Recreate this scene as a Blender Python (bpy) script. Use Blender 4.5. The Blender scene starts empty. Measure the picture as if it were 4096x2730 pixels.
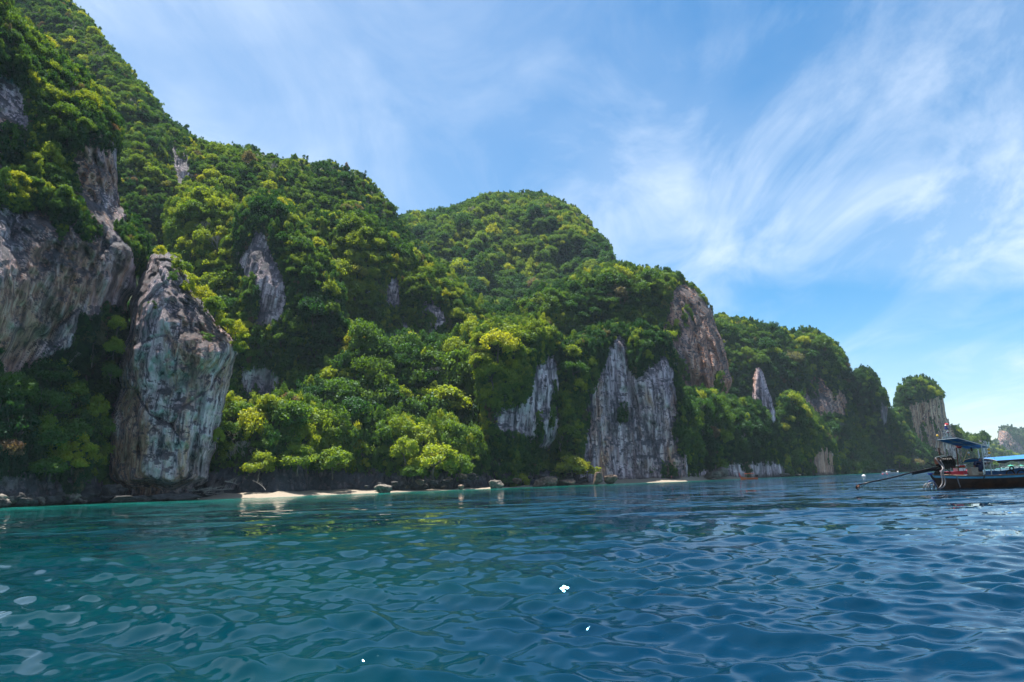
import bpy, math, random
import numpy as np
from mathutils import Matrix, Vector, Euler

R = math.radians
rng = np.random.default_rng(7)
random.seed(7)
sc = bpy.context.scene
col = sc.collection

# ------------------------------------------------------------------ camera
CAMH = 1.2
PITCH, ROLL = 11.83, 1.94
F = 1024 * 24 / 36.0
cam_d = bpy.data.cameras.new('camera'); cam_d.lens = 24; cam_d.sensor_width = 36
cam_d.clip_start = 0.1; cam_d.clip_end = 60000
cam = bpy.data.objects.new('camera', cam_d); col.objects.link(cam)
CM = Matrix.Rotation(R(90 + PITCH), 3, 'X') @ Matrix.Rotation(R(-ROLL), 3, 'Z')
cam.matrix_world = Matrix.Translation((0, 0, CAMH)) @ CM.to_4x4()
sc.camera = cam
CMn = np.array(CM)

# ------------------------------------------------------------------ sky and sun
SUN_AZ, SUN_EL = -38.0, 75.0            # azimuth from +Y, negative = west of it
SKY_STR, SUN_STR, EXPO = 0.058, 5.0, 1.5
HAZE = 0.00006
w = bpy.data.worlds.new('World'); sc.world = w; w.use_nodes = True
nt = w.node_tree; nt.nodes.clear()
def N(t, typ, **kw):
    n = t.nodes.new(typ)
    for k, v in kw.items():
        if k == 'inp':
            for a, b in v.items():
                n.inputs[a].default_value = b
        else: setattr(n, k, v)
    return n
def math_n(t, op, a, b=None, clamp=False):
    n = t.nodes.new('ShaderNodeMath'); n.operation = op; n.use_clamp = clamp
    for i, v in enumerate((a, b)):
        if v is None: continue
        if isinstance(v, (int, float)): n.inputs[i].default_value = v
        else: t.links.new(v, n.inputs[i])
    return n.outputs[0]
def ramp(t, fac, stops, interp='LINEAR'):
    n = t.nodes.new('ShaderNodeValToRGB'); cr = n.color_ramp; cr.interpolation = interp
    while len(cr.elements) < len(stops): cr.elements.new(0.5)
    for e, (p, c) in zip(cr.elements, stops):
        e.position = p; e.color = (c, c, c, 1) if isinstance(c, (int, float)) else (*c, 1)
    t.links.new(fac, n.inputs[0]); return n.outputs[0]
def mixc(t, fac, a, b, mode='MIX'):
    n = t.nodes.new('ShaderNodeMix'); n.data_type = 'RGBA'; n.blend_type = mode
    for s, v in ((0, fac), (6, a), (7, b)):
        if isinstance(v, (int, float)): n.inputs[s].default_value = v
        elif isinstance(v, tuple): n.inputs[s].default_value = (*v, 1)
        else: t.links.new(v, n.inputs[s])
    return n.outputs[2]
def noise_n(t, vec, scale, detail=4, rough=0.55, dist=0.0):
    n = N(t, 'ShaderNodeTexNoise', inp={'Scale': scale, 'Detail': detail, 'Roughness': rough, 'Distortion': dist})
    t.links.new(vec, n.inputs['Vector']); return n.outputs['Fac']
def mapping(t, vec, rot=(0, 0, 0), scale=(1, 1, 1), loc=(0, 0, 0)):
    n = N(t, 'ShaderNodeMapping', inp={'Rotation': rot, 'Scale': scale, 'Location': loc})
    t.links.new(vec, n.inputs[0]); return n.outputs[0]

def rotscale(t, vec, rot, scale, loc=(0, 0, 0)):      # turn first, then stretch
    return mapping(t, mapping(t, vec, rot), (0, 0, 0), scale, loc)

sky = N(nt, 'ShaderNodeTexSky', sky_type='NISHITA', sun_disc=False, sun_elevation=R(SUN_EL), sun_rotation=R(SUN_AZ),
        altitude=0, air_density=1.0, dust_density=0.3, ozone_density=3.0)
tc = N(nt, 'ShaderNodeTexCoord')
sep = N(nt, 'ShaderNodeSeparateXYZ'); nt.links.new(tc.outputs['Generated'], sep.inputs[0])
zc = math_n(nt, 'MAXIMUM', sep.outputs[2], 0.0)
zd = math_n(nt, 'ADD', zc, 0.12)
cx = math_n(nt, 'DIVIDE', sep.outputs[0], zd); cy = math_n(nt, 'DIVIDE', sep.outputs[1], zd)
cmb = N(nt, 'ShaderNodeCombineXYZ'); nt.links.new(cx, cmb.inputs[0]); nt.links.new(cy, cmb.inputs[1])
# high cirrus: a stretched veil with fine torn streaks in it
m1 = rotscale(nt, cmb.outputs[0], (0, 0, R(-20)), (0.70, 0.55, 1), (5.1, 2.3, 0))
veil = noise_n(nt, m1, 1.0, 6, 0.5, 0.35)
m2 = rotscale(nt, cmb.outputs[0], (0, 0, R(7)), (1.9, 0.85, 1), (4.3, 2.6, 0))
strk = noise_n(nt, m2, 1.15, 10, 0.64, 1.3)
v1 = ramp(nt, veil, [(0.38, 0.0), (0.78, 1.0)])
s1 = ramp(nt, strk, [(0.42, 0.0), (0.80, 1.0)])
cl = math_n(nt, 'ADD', math_n(nt, 'MULTIPLY', v1, 0.48), math_n(nt, 'MULTIPLY', math_n(nt, 'MULTIPLY', v1, s1), 0.9))
cl = math_n(nt, 'ADD', cl, math_n(nt, 'MULTIPLY', s1, 0.22))
west = N(nt, 'ShaderNodeMapRange', interpolation_type='SMOOTHSTEP', inp={1: 1.0, 2: -0.9, 3: 0.0, 4: 0.30}); nt.links.new(cx, west.inputs[0])   # the sheet thickens to the west
cl = math_n(nt, 'ADD', cl, west.outputs[0])
cl = math_n(nt, 'MINIMUM', cl, 0.90)
hsv = N(nt, 'ShaderNodeHueSaturation', inp={'Hue': 0.492, 'Saturation': 1.42, 'Value': 1.0}); nt.links.new(sky.outputs[0], hsv.inputs['Color'])
skyc = mixc(nt, cl, hsv.outputs[0], (6.0, 6.8, 7.8))
bg = N(nt, 'ShaderNodeBackground', inp={'Strength': SKY_STR}); nt.links.new(skyc, bg.inputs[0])
wo = N(nt, 'ShaderNodeOutputWorld'); nt.links.new(bg.outputs[0], wo.inputs[0])

sl = bpy.data.lights.new('sun', 'SUN'); sl.energy = SUN_STR; sl.angle = R(0.5); sl.color = (1.0, 0.955, 0.87)
so = bpy.data.objects.new('sun', sl); col.objects.link(so)
sdir = Vector((math.sin(R(SUN_AZ)) * math.cos(R(SUN_EL)), math.cos(R(SUN_AZ)) * math.cos(R(SUN_EL)), math.sin(R(SUN_EL))))
so.rotation_euler = (-sdir).to_track_quat('-Z', 'Y').to_euler(); so.location = sdir * 900
sc.view_settings.view_transform = 'Standard'; sc.view_settings.look = 'None'
sc.view_settings.exposure = EXPO; sc.view_settings.gamma = 1; sc.view_settings.use_curve_mapping = False
sc.cycles.max_bounces = 6; sc.cycles.diffuse_bounces = 3; sc.cycles.glossy_bounces = 3
sc.cycles.transmission_bounces = 4; sc.cycles.transparent_max_bounces = 6; sc.cycles.volume_bounces = 0
sc.cycles.use_denoising = True
sc.cycles.caustics_reflective = False; sc.cycles.caustics_refractive = False
sc.cycles.sample_clamp_indirect = 6.0

# ------------------------------------------------------------------ pixel helpers (photo pixels, 4096 wide) and D units (2353 wide)
DS = 4096 / 2353.0
def rays(px, py):
    """unit-forward-depth rays (y = 1) for photo pixels"""
    px = np.asarray(px, float) / 4; py = np.asarray(py, float) / 4
    c = np.stack([(px - 512) / F, (341 - py) / F, -np.ones_like(px)], -1)
    wv = c @ CMn.T
    return wv / wv[..., 1:2]
CAM = np.array([0, 0, CAMH])
def at(px, py, d): return CAM + rays(px, py) * np.asarray(d, float)[..., None]
def water_at(px, py):
    r = rays(px, py); return CAM + r * (-CAMH / r[..., 2:3])
SH = np.array([(-500, 2051), (-260, 2041.5), (0, 2032), (476, 2011), (815, 1999), (1108, 1989), (1299, 1980), (1848, 1959.5), (2500, 1934),
               (2738, 1926), (2874, 1919.5), (3010, 1914), (3300, 1902), (3524, 1893), (3660, 1888), (3960, 1877.3), (4300, 1866.5)], float)
_p = np.array([water_at(x, y) for x, y in SH])
SHX, SHD = SH[:, 0], np.maximum.accumulate(_p[:, 1])
SHWX = _p[:, 0] / _p[:, 1]
def shore(pxD): return np.interp(np.asarray(pxD) * DS, SHX, SHD)
print('shore', [round(float(v)) for v in SHD])

# ------------------------------------------------------------------ numpy noise
def _hash(ix, iy, iz, s):
    h = (ix.astype(np.int64) * 374761393 + iy.astype(np.int64) * 668265263 + iz.astype(np.int64) * 2147483647 + s * 974634777) & 0xffffffff
    h = ((h ^ (h >> 13)) * 1274126177) & 0xffffffff
    h = ((h ^ (h >> 16)) * 2246822519) & 0xffffffff
    return ((h ^ (h >> 15)) & 0xffffff) / float(0xffffff)
def vnoise(p, s=0):
    i = np.floor(p); f = p - i; f = f * f * f * (f * (f * 6 - 15) + 10)
    i = i.astype(np.int64); x, y, z = i[..., 0], i[..., 1], i[..., 2]
    fx, fy, fz = f[..., 0], f[..., 1], f[..., 2]
    def c(a, b, d): return _hash(x + a, y + b, z + d, s)
    x00 = c(0,0,0) * (1-fx) + c(1,0,0) * fx; x10 = c(0,1,0) * (1-fx) + c(1,1,0) * fx
    x01 = c(0,0,1) * (1-fx) + c(1,0,1) * fx; x11 = c(0,1,1) * (1-fx) + c(1,1,1) * fx
    return ((x00 * (1-fy) + x10 * fy) * (1-fz) + (x01 * (1-fy) + x11 * fy) * fz) * 2 - 1
def fbm(p, o=4, s=0, g=0.5):
    r = 0; a = 1; t = 0
    for k in range(o):
        r = r + a * vnoise(p * 2.03 ** k + 17.3 * k, s + k); t += a; a *= g
    return r / t
def ridged(p, o=3, s=0):
    r = 0; a = 1; t = 0
    for k in range(o):
        r = r + a * (1 - 2 * np.abs(vnoise(p * 2.1 ** k + 9.1 * k, s + k))); t += a; a *= 0.5
    return r / t
def sstep(a, b, x):
    t = np.clip((x - a) / (b - a), 0, 1); return t * t * (3 - 2 * t)

# ------------------------------------------------------------------ polygon distance
def seg_dist(P, A, B):
    AB = B - A; L = max(float(AB @ AB), 1e-9)
    t = np.clip(((P - A) @ AB) / L, 0, 1)
    Q = A + t[:, None] * AB
    d = np.hypot(*(P - Q).T)
    return d, Q
def inside(P, poly):
    x, y = P[:, 0], P[:, 1]; ins = np.zeros(len(P), bool); n = len(poly); j = n - 1
    for i in range(n):
        xi, yi = poly[i]; xj, yj = poly[j]
        c = ((yi > y) != (yj > y))
        with np.errstate(divide='ignore', invalid='ignore'):
            c &= x < (xj - xi) * (y - yi) / (yj - yi + 1e-12) + xi
        ins ^= c; j = i
    return ins
def sdist(P, poly, skip=None):
    poly = np.asarray(poly, float); best = np.full(len(P), 1e9); bq = np.zeros_like(P)
    bs = np.full(len(P), 1e9)
    for i in range(len(poly)):
        A, B = poly[i], poly[(i + 1) % len(poly)]
        d, Q = seg_dist(P, A, B)
        m = d < best; best[m] = d[m]; bq[m] = Q[m]
        if skip is None or not skip(A, B): bs = np.minimum(bs, d)
    ins = inside(P, poly)
    return np.where(ins, best, -best), bq, np.where(ins, bs, 0)

# ------------------------------------------------------------------ object helpers
def tag(o, label=None, cat=None, group=None, kind=None):
    if label: o['label'] = label
    if cat: o['category'] = cat
    if group: o['group'] = group
    if kind: o['kind'] = kind
    return o
def empty(name, loc=(0, 0, 0), rot=(0, 0, 0), scale=(1, 1, 1)):
    o = bpy.data.objects.new(name, None); col.objects.link(o); o.empty_display_size = 0.2
    o.location = loc; o.rotation_euler = rot; o.scale = scale; return o
def mesh_np(name, V, faces4=None, faces3=None, smooth=True):
    me = bpy.data.meshes.new(name)
    V = np.ascontiguousarray(V, np.float32); me.vertices.add(len(V)); me.vertices.foreach_set('co', V.ravel())
    loops = []; starts = []; n0 = 0
    if faces4 is not None and len(faces4):
        f = np.asarray(faces4, np.int32); loops.append(f.ravel()); starts.append(np.arange(len(f)) * 4); n0 = f.size
    if faces3 is not None and len(faces3):
        f = np.asarray(faces3, np.int32); loops.append(f.ravel()); starts.append(n0 + np.arange(len(f)) * 3)
    L = np.concatenate(loops); S = np.concatenate(starts).astype(np.int32)
    me.loops.add(len(L)); me.loops.foreach_set('vertex_index', L)
    me.polygons.add(len(S)); me.polygons.foreach_set('loop_start', S)
    me.update(calc_edges=True)
    if smooth: me.polygons.foreach_set('use_smooth', np.ones(len(S), bool))
    return me
def link(name, me, mat=None, parent=None):
    o = bpy.data.objects.new(name, me); col.objects.link(o)
    if mat is not None:
        if not me.materials: me.materials.append(mat)
    if parent is not None: o.parent = parent
    return o
class MB:
    """collects simple shapes and links them as one mesh"""
    def __init__(s): s.V = []; s.F = []; s.n = 0
    def add(s, V, F):
        V = [tuple(v) for v in V]; s.V += V; s.F += [tuple(i + s.n for i in f) for f in F]; s.n += len(V); return s
    def box(s, c, size, M=None):
        a, b, d = (x / 2 for x in size)
        V = [Vector((x, y, z)) for x in (-a, a) for y in (-b, b) for z in (-d, d)]
        if M is not None: V = [M @ v for v in V]
        V = [v + Vector(c) for v in V]
        return s.add(V, [(0,1,3,2), (4,6,7,5), (0,4,5,1), (2,3,7,6), (0,2,6,4), (1,5,7,3)])
    def tube(s, pts, r, seg=8, cap=True):
        pts = [Vector(p) for p in pts]; rs = r if isinstance(r, (list, tuple)) else [r] * len(pts)
        V = []; F = []; prev = None
        for i, p in enumerate(pts):
            t = (pts[min(i + 1, len(pts) - 1)] - pts[max(i - 1, 0)]).normalized()
            if prev is None:
                u = t.orthogonal().normalized()
            else:
                u = (prev - t * prev.dot(t)).normalized()
            prev = u; v = t.cross(u)
            for k in range(seg):
                a = 2 * math.pi * k / seg; V.append(p + (u * math.cos(a) + v * math.sin(a)) * rs[i])
        for i in range(len(pts) - 1):
            for k in range(seg):
                k2 = (k + 1) % seg; F.append((i*seg+k, i*seg+k2, (i+1)*seg+k2, (i+1)*seg+k))
        if cap: F.append(tuple(range(seg - 1, -1, -1))); F.append(tuple((len(pts)-1)*seg + k for k in range(seg)))
        return s.add(V, F)
    def ball(s, c, r, seg=10, rings=6):
        r = r if isinstance(r, (tuple, list)) else (r, r, r); V = [Vector(c) + Vector((0, 0, r[2]))]; F = []
        for i in range(1, rings):
            ph = math.pi * i / rings
            for k in range(seg):
                a = 2 * math.pi * k / seg
                V.append(Vector(c) + Vector((math.sin(ph)*math.cos(a)*r[0], math.sin(ph)*math.sin(a)*r[1], math.cos(ph)*r[2])))
        V.append(Vector(c) - Vector((0, 0, r[2])))
        for k in range(seg):
            F.append((0, 1+k, 1+(k+1)%seg)); b = 1 + (rings-2)*seg; F.append((len(V)-1, b+(k+1)%seg, b+k))
        for i in range(rings-2):
            for k in range(seg):
                a = 1+i*seg; F.append((a+k, a+seg+k, a+seg+(k+1)%seg, a+(k+1)%seg))
        return s.add(V, F)
    def build(s, name, mat, parent=None, smooth=False, bevel=0):
        me = bpy.data.meshes.new(name); me.from_pydata(s.V, [], s.F); me.update()
        if smooth: me.polygons.foreach_set('use_smooth', np.ones(len(me.polygons), bool))
        o = link(name, me, mat, parent)
        if bevel:
            b = o.modifiers.new('edges', 'BEVEL'); b.width = bevel; b.segments = 2; b.limit_method = 'ANGLE'
        return o

# ------------------------------------------------------------------ materials
def new_mat(name):
    m = bpy.data.materials.new(name); m.use_nodes = True; t = m.node_tree
    b = t.nodes['Principled BSDF']; return m, t, b
def simple(name, c, rough=0.5, metal=0.0, var=0.25, scale=6.0, bump=0.0):
    m, t, b = new_mat(name); g = N(t, 'ShaderNodeNewGeometry')
    n = noise_n(t, g.outputs['Position'], scale, 5, 0.6)
    k = ramp(t, n, [(0.3, 1 - var), (0.7, 1 + var * 0.3)])
    t.links.new(mixc(t, 1.0, tuple(c), k, 'MULTIPLY'), b.inputs['Base Color'])
    b.inputs['Roughness'].default_value = rough; b.inputs['Metallic'].default_value = metal
    if bump:
        bm = N(t, 'ShaderNodeBump', inp={'Strength': 0.6, 'Distance': bump}); t.links.new(n, bm.inputs['Height']); t.links.new(bm.outputs[0], b.inputs['Normal'])
    return m

def rock_nodes(t, b, pos, tilt, light, orange, dark, s=1.0):
    mp = rotscale(t, pos, (0, R(-tilt), 0), (0.28 * s, 0.28 * s, 0.03 * s))
    n1 = noise_n(t, mp, 1.0, 7, 0.62, 0.5)
    mp2 = rotscale(t, pos, (0, R(-tilt), 0), (1.0 * s, 1.0 * s, 0.07 * s), (5, 3, 1))
    n2 = noise_n(t, mp2, 1.0, 6, 0.65, 0.3)
    n3 = noise_n(t, rotscale(t, pos, (0, R(-tilt), 0), (0.06 * s, 0.06 * s, 0.03 * s), (11, 2, 7)), 1.0, 5, 0.6, 0.4)
    n4 = noise_n(t, pos, 0.5 * s, 8, 0.68)
    f = math_n(t, 'ADD', math_n(t, 'MULTIPLY', n1, 0.55), math_n(t, 'MULTIPLY', n2, 0.45))
    L = light
    base = ramp(t, f, [(0.40, (0.032*L, 0.034*L, 0.044*L)), (0.455, (0.195*L, 0.146*L, 0.170*L)), (0.51, (0.43*L, 0.33*L, 0.36*L)), (0.57, (0.74*L, 0.60*L, 0.64*L))])
    org = ramp(t, n2, [(0.38, (0.16, 0.07, 0.04)), (0.5, (0.46, 0.20, 0.10)), (0.62, (0.60, 0.38, 0.25))])
    base = mixc(t, 1.0, base, (0.74, 0.61, 0.65), 'DARKEN')
    om = ramp(t, math_n(t, 'ADD', math_n(t, 'MULTIPLY', n3, 0.65), math_n(t, 'MULTIPLY', n1, 0.35)), [(0.62 - 0.22 * orange, 0.0), (0.70 - 0.20 * orange, 0.85 if orange > 0 else 0.0)])
    c = mixc(t, om, base, org)
    dk = ramp(t, noise_n(t, rotscale(t, pos, (0, R(-tilt), 0), (0.09 * s, 0.09 * s, 0.035 * s), (1, 22, 3)), 1.0, 6, 0.65, 0.6), [(0.44 - 0.16 * dark, 1.0), (0.54 - 0.12 * dark, 0.0)])
    c = mixc(t, math_n(t, 'MULTIPLY', dk, 0.65), c, (0.030, 0.034, 0.042))
    # tide-washed black band near the water
    sp = N(t, 'ShaderNodeSeparateXYZ'); t.links.new(pos, sp.inputs[0])
    zz = math_n(t, 'ADD', sp.outputs[2], math_n(t, 'MULTIPLY', n4, 5.0))
    wet = ramp(t, math_n(t, 'DIVIDE', zz, 10.0), [(0.33, 1.0), (0.52, 0.0)])
    c = mixc(t, math_n(t, 'MULTIPLY', wet, 0.85), c, (0.022, 0.019, 0.017))
    c = mixc(t, 1.0, c, ramp(t, n4, [(0.3, 0.75), (0.7, 1.25)]), 'MULTIPLY')
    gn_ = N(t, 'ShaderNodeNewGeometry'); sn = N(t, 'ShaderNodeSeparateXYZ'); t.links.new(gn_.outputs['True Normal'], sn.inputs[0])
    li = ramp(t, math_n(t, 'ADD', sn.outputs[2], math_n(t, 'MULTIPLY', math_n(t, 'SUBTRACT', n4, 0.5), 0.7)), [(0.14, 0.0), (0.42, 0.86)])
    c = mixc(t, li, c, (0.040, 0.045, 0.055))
    wp = N(t, 'ShaderNodeVectorMath', operation='ADD'); t.links.new(rotscale(t, pos, (0, R(-tilt), 0), (0.085 * s, 0.085 * s, 0.035 * s)), wp.inputs[0])
    wn = N(t, 'ShaderNodeTexNoise', inp={'Scale': 0.25 * s, 'Detail': 6, 'Roughness': 0.6}); t.links.new(pos, wn.inputs['Vector'])
    ws = N(t, 'ShaderNodeVectorMath', operation='SCALE', inp={'Scale': 1.1}); t.links.new(wn.outputs['Color'], ws.inputs[0]); t.links.new(ws.outputs[0], wp.inputs[1])
    vo = N(t, 'ShaderNodeTexVoronoi', feature='DISTANCE_TO_EDGE', inp={'Scale': 1.0}); t.links.new(wp.outputs[0], vo.inputs['Vector'])
    crk = ramp(t, vo.outputs['Distance'], [(0.0, 0.0), (0.035, 1.0)])
    c = mixc(t, 1.0, c, ramp(t, vo.outputs['Distance'], [(0.0, 0.55), (0.022, 1.0)]), 'MULTIPLY')
    h = math_n(t, 'ADD', math_n(t, 'ADD', math_n(t, 'MULTIPLY', crk, 0.35), math_n(t, 'MULTIPLY', n2, 1.3)), math_n(t, 'MULTIPLY', n4, 1.1))
    return c, h
def terrain_mat(name, tilt=0, light=1.0, orange=0.5, dark=0.5, s=1.0):
    m, t, b = new_mat(name); g = N(t, 'ShaderNodeNewGeometry'); pos = g.outputs['Position']
    c, h = rock_nodes(t, b, pos, tilt, light, orange, dark, s)
    gn = noise_n(t, pos, 0.9, 8, 0.72); gn2 = noise_n(t, pos, 0.09, 4, 0.6)
    gc = ramp(t, gn, [(0.36, (0.008, 0.015, 0.006)), (0.52, (0.028, 0.055, 0.014)), (0.66, (0.075, 0.115, 0.028))])
    gc = mixc(t, ramp(t, gn2, [(0.45, 0.0), (0.65, 0.6)]), gc, (0.06, 0.055, 0.035))
    at_ = N(t, 'ShaderNodeAttribute', attribute_name='rock')
    am = math_n(t, 'ADD', at_.outputs['Fac'], math_n(t, 'MULTIPLY', math_n(t, 'SUBTRACT', gn, 0.5), 1.1))
    k = ramp(t, am, [(0.42, 0.0), (0.58, 1.0)])
    t.links.new(mixc(t, k, gc, c), b.inputs['Base Color'])
    bm = N(t, 'ShaderNodeBump', inp={'Strength': 0.9, 'Distance': 0.9}); t.links.new(mixc(t, k, math_n(t, 'MULTIPLY', gn, 2.5), h), bm.inputs['Height'])
    t.links.new(bm.outputs[0], b.inputs['Normal'])
    b.inputs['Roughness'].default_value = 0.85; b.inputs['Specular IOR Level'].default_value = 0.25
    return m

def leaf_mat():
    m, t, b = new_mat('leaves'); t.nodes.remove(b); out = t.nodes['Material Output']
    a = N(t, 'ShaderNodeAttribute', attribute_type='INSTANCER', attribute_name='tint')
    g = N(t, 'ShaderNodeNewGeometry')
    n = noise_n(t, g.outputs['Position'], 0.45, 4, 0.7)
    f = math_n(t, 'ADD', a.outputs['Fac'], math_n(t, 'MULTIPLY', math_n(t, 'SUBTRACT', n, 0.5), 0.30))
    stops = [(0.0, (0.010, 0.046, 0.014)), (0.22, (0.026, 0.092, 0.012)), (0.42, (0.095, 0.18, 0.015)), (0.60, (0.24, 0.31, 0.02)),
             (0.74, (0.34, 0.36, 0.018)), (0.82, (0.13, 0.15, 0.065)), (0.92, (0.14, 0.12, 0.065)), (1.0, (0.16, 0.095, 0.055))]
    c = ramp(t, f, stops)
    d = N(t, 'ShaderNodeBsdfDiffuse'); t.links.new(c, d.inputs[0])
    tr = N(t, 'ShaderNodeBsdfTranslucent'); t.links.new(mixc(t, 1.0, c, (1.35, 1.25, 0.55), 'MULTIPLY'), tr.inputs[0])
    gl = N(t, 'ShaderNodeBsdfGlossy', inp={'Roughness': 0.6, 'Color': (0.8, 0.9, 1.0, 1)})
    m1_ = N(t, 'ShaderNodeMixShader', inp={0: 0.52}); t.links.new(d.outputs[0], m1_.inputs[1]); t.links.new(tr.outputs[0], m1_.inputs[2])
    m2_ = N(t, 'ShaderNodeMixShader', inp={0: 0.02}); t.links.new(m1_.outputs[0], m2_.inputs[1]); t.links.new(gl.outputs[0], m2_.inputs[2])
    t.links.new(m2_.outputs[0], out.inputs[0]); return m
LEAF = leaf_mat()
BARK = simple('bark', (0.12, 0.10, 0.08), 0.85, var=0.5, scale=3)
PALEB = simple('pale dead branches', (0.34, 0.31, 0.27), 0.85, var=0.3, scale=6)
DRIFT = simple('bleached driftwood', (0.30, 0.27, 0.24), 0.85, var=0.5, scale=8)

# ------------------------------------------------------------------ tree prototypes (unit crown radius, crown centre at height 1)
def crown_mesh(seed, nl, flat, lobe, nleaf, leaf, shape='tree'):
    g = np.random.default_rng(seed); V = []; 
    for i in range(nl):
        if shape == 'tree':
            th = g.uniform(0, 2 * np.pi); u = g.uniform(-0.5, 1.0); rr = np.sqrt(max(0, 1 - u * u)) * g.uniform(0.55, 0.95)
            c = np.array([rr * np.cos(th), rr * np.sin(th), u * flat * g.uniform(0.7, 0.95)]) * (1 - lobe * 0.55)
        elif shape == 'umbrella':
            th = g.uniform(0, 2 * np.pi); rr = np.sqrt(g.uniform(0, 1)) * 0.95
            c = np.array([rr * np.cos(th), rr * np.sin(th), flat * (0.5 - 0.5 * rr ** 2) + g.uniform(-.15, .1)])
        else:
            th = g.uniform(0, 2 * np.pi); rr = np.sqrt(g.uniform(0, 1)) * 0.75
            c = np.array([rr * np.cos(th), rr * np.sin(th), g.uniform(-flat, flat * 0.8)])
        lr = lobe * g.uniform(0.65, 1.25)
        n = int(nleaf * (lr / lobe) ** 2)
        d = g.normal(size=(n, 3)); d[:, 2] = d[:, 2] + 0.35; d /= np.linalg.norm(d, axis=1)[:, None]
        keep = d[:, 2] > -0.55; d = d[keep]; n = len(d)
        # twig-like bunches break the lobe's surface
        bump_ = 1 + 0.42 * vnoise(d * 2.4 + seed * 3.1 + i * 7.7, 3)
        p = c + d * (lr * bump_ * g.uniform(0.66, 1.12, n))[:, None] * np.array([1, 1, 0.88])
        p = p + g.normal(size=(n, 3)) * 0.035
        nn = d + g.normal(size=(n, 3)) * 0.55; nn /= np.linalg.norm(nn, axis=1)[:, None]
        a = np.cross(nn, g.normal(size=(n, 3))); a /= np.linalg.norm(a, axis=1)[:, None]; bb = np.cross(nn, a)
        s = (leaf * g.uniform(0.6, 1.3, n))[:, None]
        V.append(np.stack([p - a * s, p + bb * s * 0.55, p + a * s, p - bb * s * 0.55], 1).reshape(-1, 3))
    V = np.concatenate(V); V[:, 2] += 1
    me = mesh_np('crown', V, np.arange(len(V)).reshape(-1, 4), smooth=False); me.materials.append(LEAF); return me
def trunk_mesh(seed, spread=0.7):
    g = random.Random(seed); b = MB(); top = Vector((g.uniform(-.08, .08), g.uniform(-.08, .08), 0.70))
    b.tube([(0, 0, 0.0), (g.uniform(-.05, .05), 0, 0.3), top], [0.055, 0.045, 0.035], 6)
    for k in range(6):
        a = k * 1.05 + g.uniform(-.3, .3); e = top + Vector((math.cos(a) * spread, math.sin(a) * spread, g.uniform(0.35, 0.75)))
        m_ = (top + e) / 2 + Vector((0, 0, -0.08)); b.tube([top, m_, e], [0.028, 0.018, 0.006], 5)
    me = bpy.data.meshes.new('trunk'); me.from_pydata(b.V, [], b.F); me.materials.append(BARK)
    me.polygons.foreach_set('use_smooth', np.ones(len(me.polygons), bool)); return me
PROTO = []      # (crown mesh, trunk mesh)
for i in range(5): PROTO.append((crown_mesh(11 + i, 30 + 4 * i, 0.85, 0.25, 105, 0.068), trunk_mesh(i)))
for i in range(2): PROTO.append((crown_mesh(31 + i, 34, 0.45, 0.22, 95, 0.050, 'umbrella'), trunk_mesh(20 + i, 0.8)))
for i in range(3): PROTO.append((crown_mesh(51 + i, 22, 1.1, 0.27, 95, 0.085, 'bush'), None))
def bare_mesh(seed):
    g = random.Random(seed); b = MB()
    def br(p, d, l, r, lv):
        e = p + d * l; m_ = (p + e) / 2 + Vector((g.uniform(-1, 1), g.uniform(-1, 1), g.uniform(-1, 1))) * l * 0.12
        b.tube([p, m_, e], [r, r * 0.8, r * 0.55], 4, cap=False)
        if lv:
            for k in range(3):
                nd = (d + Vector((g.uniform(-1, 1), g.uniform(-1, 1), g.uniform(-0.3, 0.9))) * 0.85).normalized(); br(e, nd, l * 0.68, r * 0.55, lv - 1)
    for k in range(3): br(Vector((0, 0, 0)), Vector((g.uniform(-.5, .5), g.uniform(-.5, .5), 1)).normalized(), 0.62, 0.045, 4)
    me = bpy.data.meshes.new('bare_branches'); me.from_pydata(b.V, [], b.F); me.materials.append(PALEB); return me
PROTO.append((bare_mesh(5), None))
BARE = len(PROTO) - 1

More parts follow.
